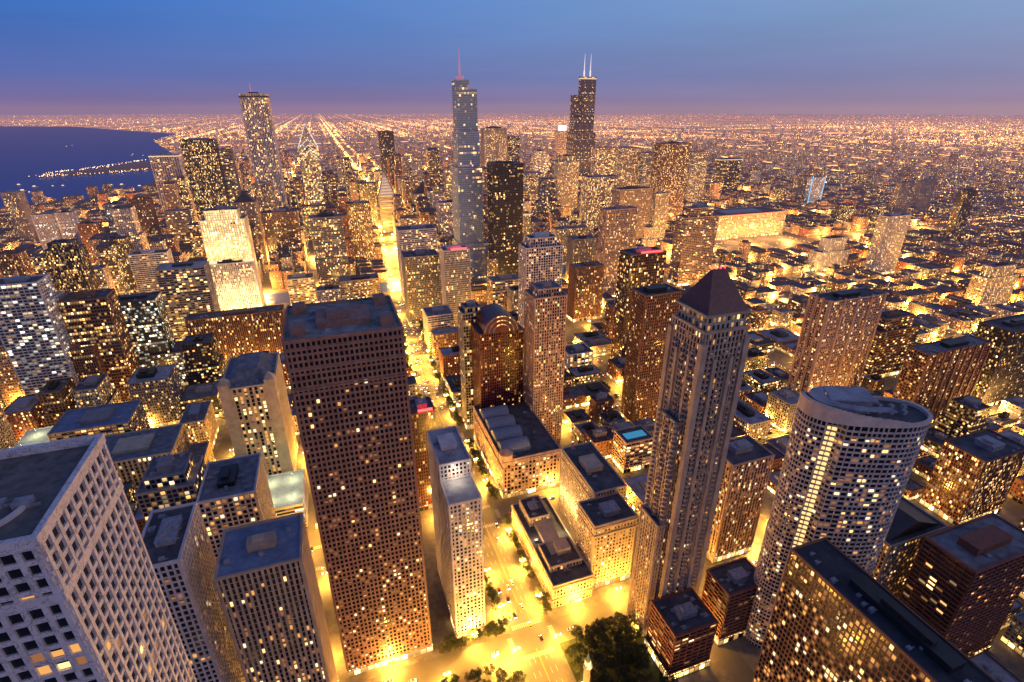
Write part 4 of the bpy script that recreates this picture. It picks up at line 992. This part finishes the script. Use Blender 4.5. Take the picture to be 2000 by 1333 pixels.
def tree(u,v,label,grp,sc_=1.):
    q=proj(u,v,5)
    if q is None or not(-40<q[0]<2040 and q[1]<1400) or hit(u-.5,u+.5,v-.5,v+.5): return
    p=rn.choice(tps); rz=rn.uniform(0,6.28); s_=sc_*rn.uniform(.75,1.25)
    if not p[1]: p[0].location=(u,v,.14);p[0].rotation_euler=(0,0,rz);p[0].scale=(s_,)*3;p[0]['label']=label;p[0]['group']=grp;p[1]=True
    else: dup(p[0],(u,v,.14),rz,label,grp,s_)
v=225.
while v<760:
    for sg_ in(-1,1):
        if not any(abs(v-s)<10 for s in VS) and rn.random()<.92: tree(Mu(v)+sg_*15.8,v,'street tree on the avenue pavement','street trees along the avenue',1.0)
    v+=7.4
for k in range(110):
    u,v=rn.uniform(104,156),rn.uniform(135,202)
    if math.hypot(u-mu,v-mv)<8: continue
    tree(u,v,'dark tree in the small park around the limestone tower','park trees',1.15)
for k in range(22): tree(rn.uniform(30,72),rn.uniform(220,225),'tree on the corner before the slim hotel','corner trees before the slim hotel',.8)
for k in range(60): tree(rn.uniform(-25,72),rn.uniform(180,200),'tree along the pavement at the bottom of the view','pavement trees at the bottom',.95)
for k in range(70):
    i=rn.choice([14,15,16,17,18]); v=rn.uniform(230,640); tree(Uc(i,v)+rn.choice([-10,10]),v,'street tree in the right hand district','street trees right of the avenue',.9)
sp_=MB(); sp_.box(103,158,110,203,.14,.2); structure(sp_.build('park_lawn',wall('grass',(.03,.045,.015),.9,.5,.4)))
bp_=None
for k in range(16):
    px,py=rn.choice([(rn.uniform(20,110),rn.uniform(360,392)),(rn.uniform(120,280),rn.uniform(350,366)),(rn.uniform(100,300),rn.uniform(280,306))]); u,v=P(px,py)
    if not inpoly(u,v,LAKE): continue
    if bp_ is None:
        rt=root('boat','small white boat on the dark lake','boat',(u,v,.6),'boats on the lake'); ks=[]
        m=MB()
        def hull(z): w=3.5 if z>0 else 2.5; return [(u-11,v-w),(u+6,v-w),(u+13,v),(u+6,v+w),(u-11,v+w)]
        m.prism(hull(0),.4,3.6,poly1=hull(1)); ks.append(m.build('hull',W['white'],rt))
        m=MB(); m.box(u-6,u+4,v-2.2,v+2.2,3.6,7); ks.append(m.build('cabin',LITW[3],rt)); KIDS[rt.name]=ks; bp_=rt
    else: dup(bp_,(u,v,.6),rn.uniform(0,3),None,None,rn.uniform(.5,1.))
# ------------------------------------------------------------- world
w=bpy.data.worlds.new('World'); sc.world=w; w.use_nodes=True; t=w.node_tree; t.nodes.clear()
out=N(t,'ShaderNodeOutputWorld'); bg=N(t,'ShaderNodeBackground'); t.links.new(bg.outputs[0],out.inputs[0])
tc=N(t,'ShaderNodeTexCoord'); sx=N(t,'ShaderNodeSeparateXYZ'); t.links.new(tc.outputs['Generated'],sx.inputs[0])
def ramp(stops):
    r=N(t,'ShaderNodeValToRGB'); t.links.new(sx.outputs[2],r.inputs[0]); e=r.color_ramp.elements
    e[0].position=stops[0][0]; e[0].color=stops[0][1]+(1,); e[1].position=stops[-1][0]; e[1].color=stops[-1][1]+(1,)
    for p,c in stops[1:-1]: q=e.new(p); q.color=c+(1,)
    return r.outputs[0]
Lr=ramp([(0,(.27,.18,.31)),(.010,(.19,.155,.34)),(.045,(.10,.145,.41)),(.11,(.05,.155,.50)),(.19,(.028,.165,.60)),(.5,(.08,.13,.36)),(1,(.08,.10,.27))])
Rr=ramp([(0,(.36,.25,.33)),(.010,(.29,.23,.36)),(.045,(.22,.24,.43)),(.11,(.22,.32,.54)),(.19,(.25,.42,.68)),(.5,(.13,.17,.36)),(1,(.10,.12,.27))])
az=math_(t,'ADD',math_(t,'MULTIPLY',sx.outputs[0],cY*.75),math_(t,'ADD',math_(t,'MULTIPLY',sx.outputs[1],-sY*.75),.5))
azc=math_(t,'MINIMUM',math_(t,'MAXIMUM',az,0.),1.)
cn_=N(t,'ShaderNodeTexNoise'); mp=N(t,'ShaderNodeMapping'); mp.inputs['Scale'].default_value=(1.5,1.5,14); t.links.new(tc.outputs['Generated'],mp.inputs[0]); t.links.new(mp.outputs[0],cn_.inputs['Vector']); cn_.inputs['Scale'].default_value=1.4; cn_.inputs['Detail'].default_value=4
cmul=math_(t,'ADD',math_(t,'MULTIPLY',cn_.outputs[0],.3),.87)
sky=N(t,'ShaderNodeTexSky',sky_type='NISHITA'); sky.sun_disc=False; sky.sun_elevation=math.radians(1); sky.sun_rotation=math.radians(75)
add=mixc(t,.003,mixc(t,1.,mixc(t,azc,Lr,Rr),cmul,'MULTIPLY'),sky.outputs[0],'ADD')
t.links.new(add,bg.inputs[0]); bg.inputs[1].default_value=1.0
sl=bpy.data.lights.new('dusk sun','SUN'); sl.energy=.38; sl.angle=math.radians(25); sl.color=(1,.64,.66); so=bpy.data.objects.new('sun',sl); C.objects.link(so)
so.rotation_euler=Vector((.62,-.72,.32)).to_track_quat('Z','Y').to_euler()
# ------------------------------------------------------------- camera
cam=bpy.data.cameras.new('cam'); co=bpy.data.objects.new('camera',cam); C.objects.link(co); sc.camera=co
co.location=(0,0,H); co.rotation_euler=(math.pi/2-PITCH,0,-YAW); cam.lens=36*FP/2000; cam.sensor_width=36; cam.clip_end=80000; cam.clip_start=1
sc.view_settings.view_transform='Standard'
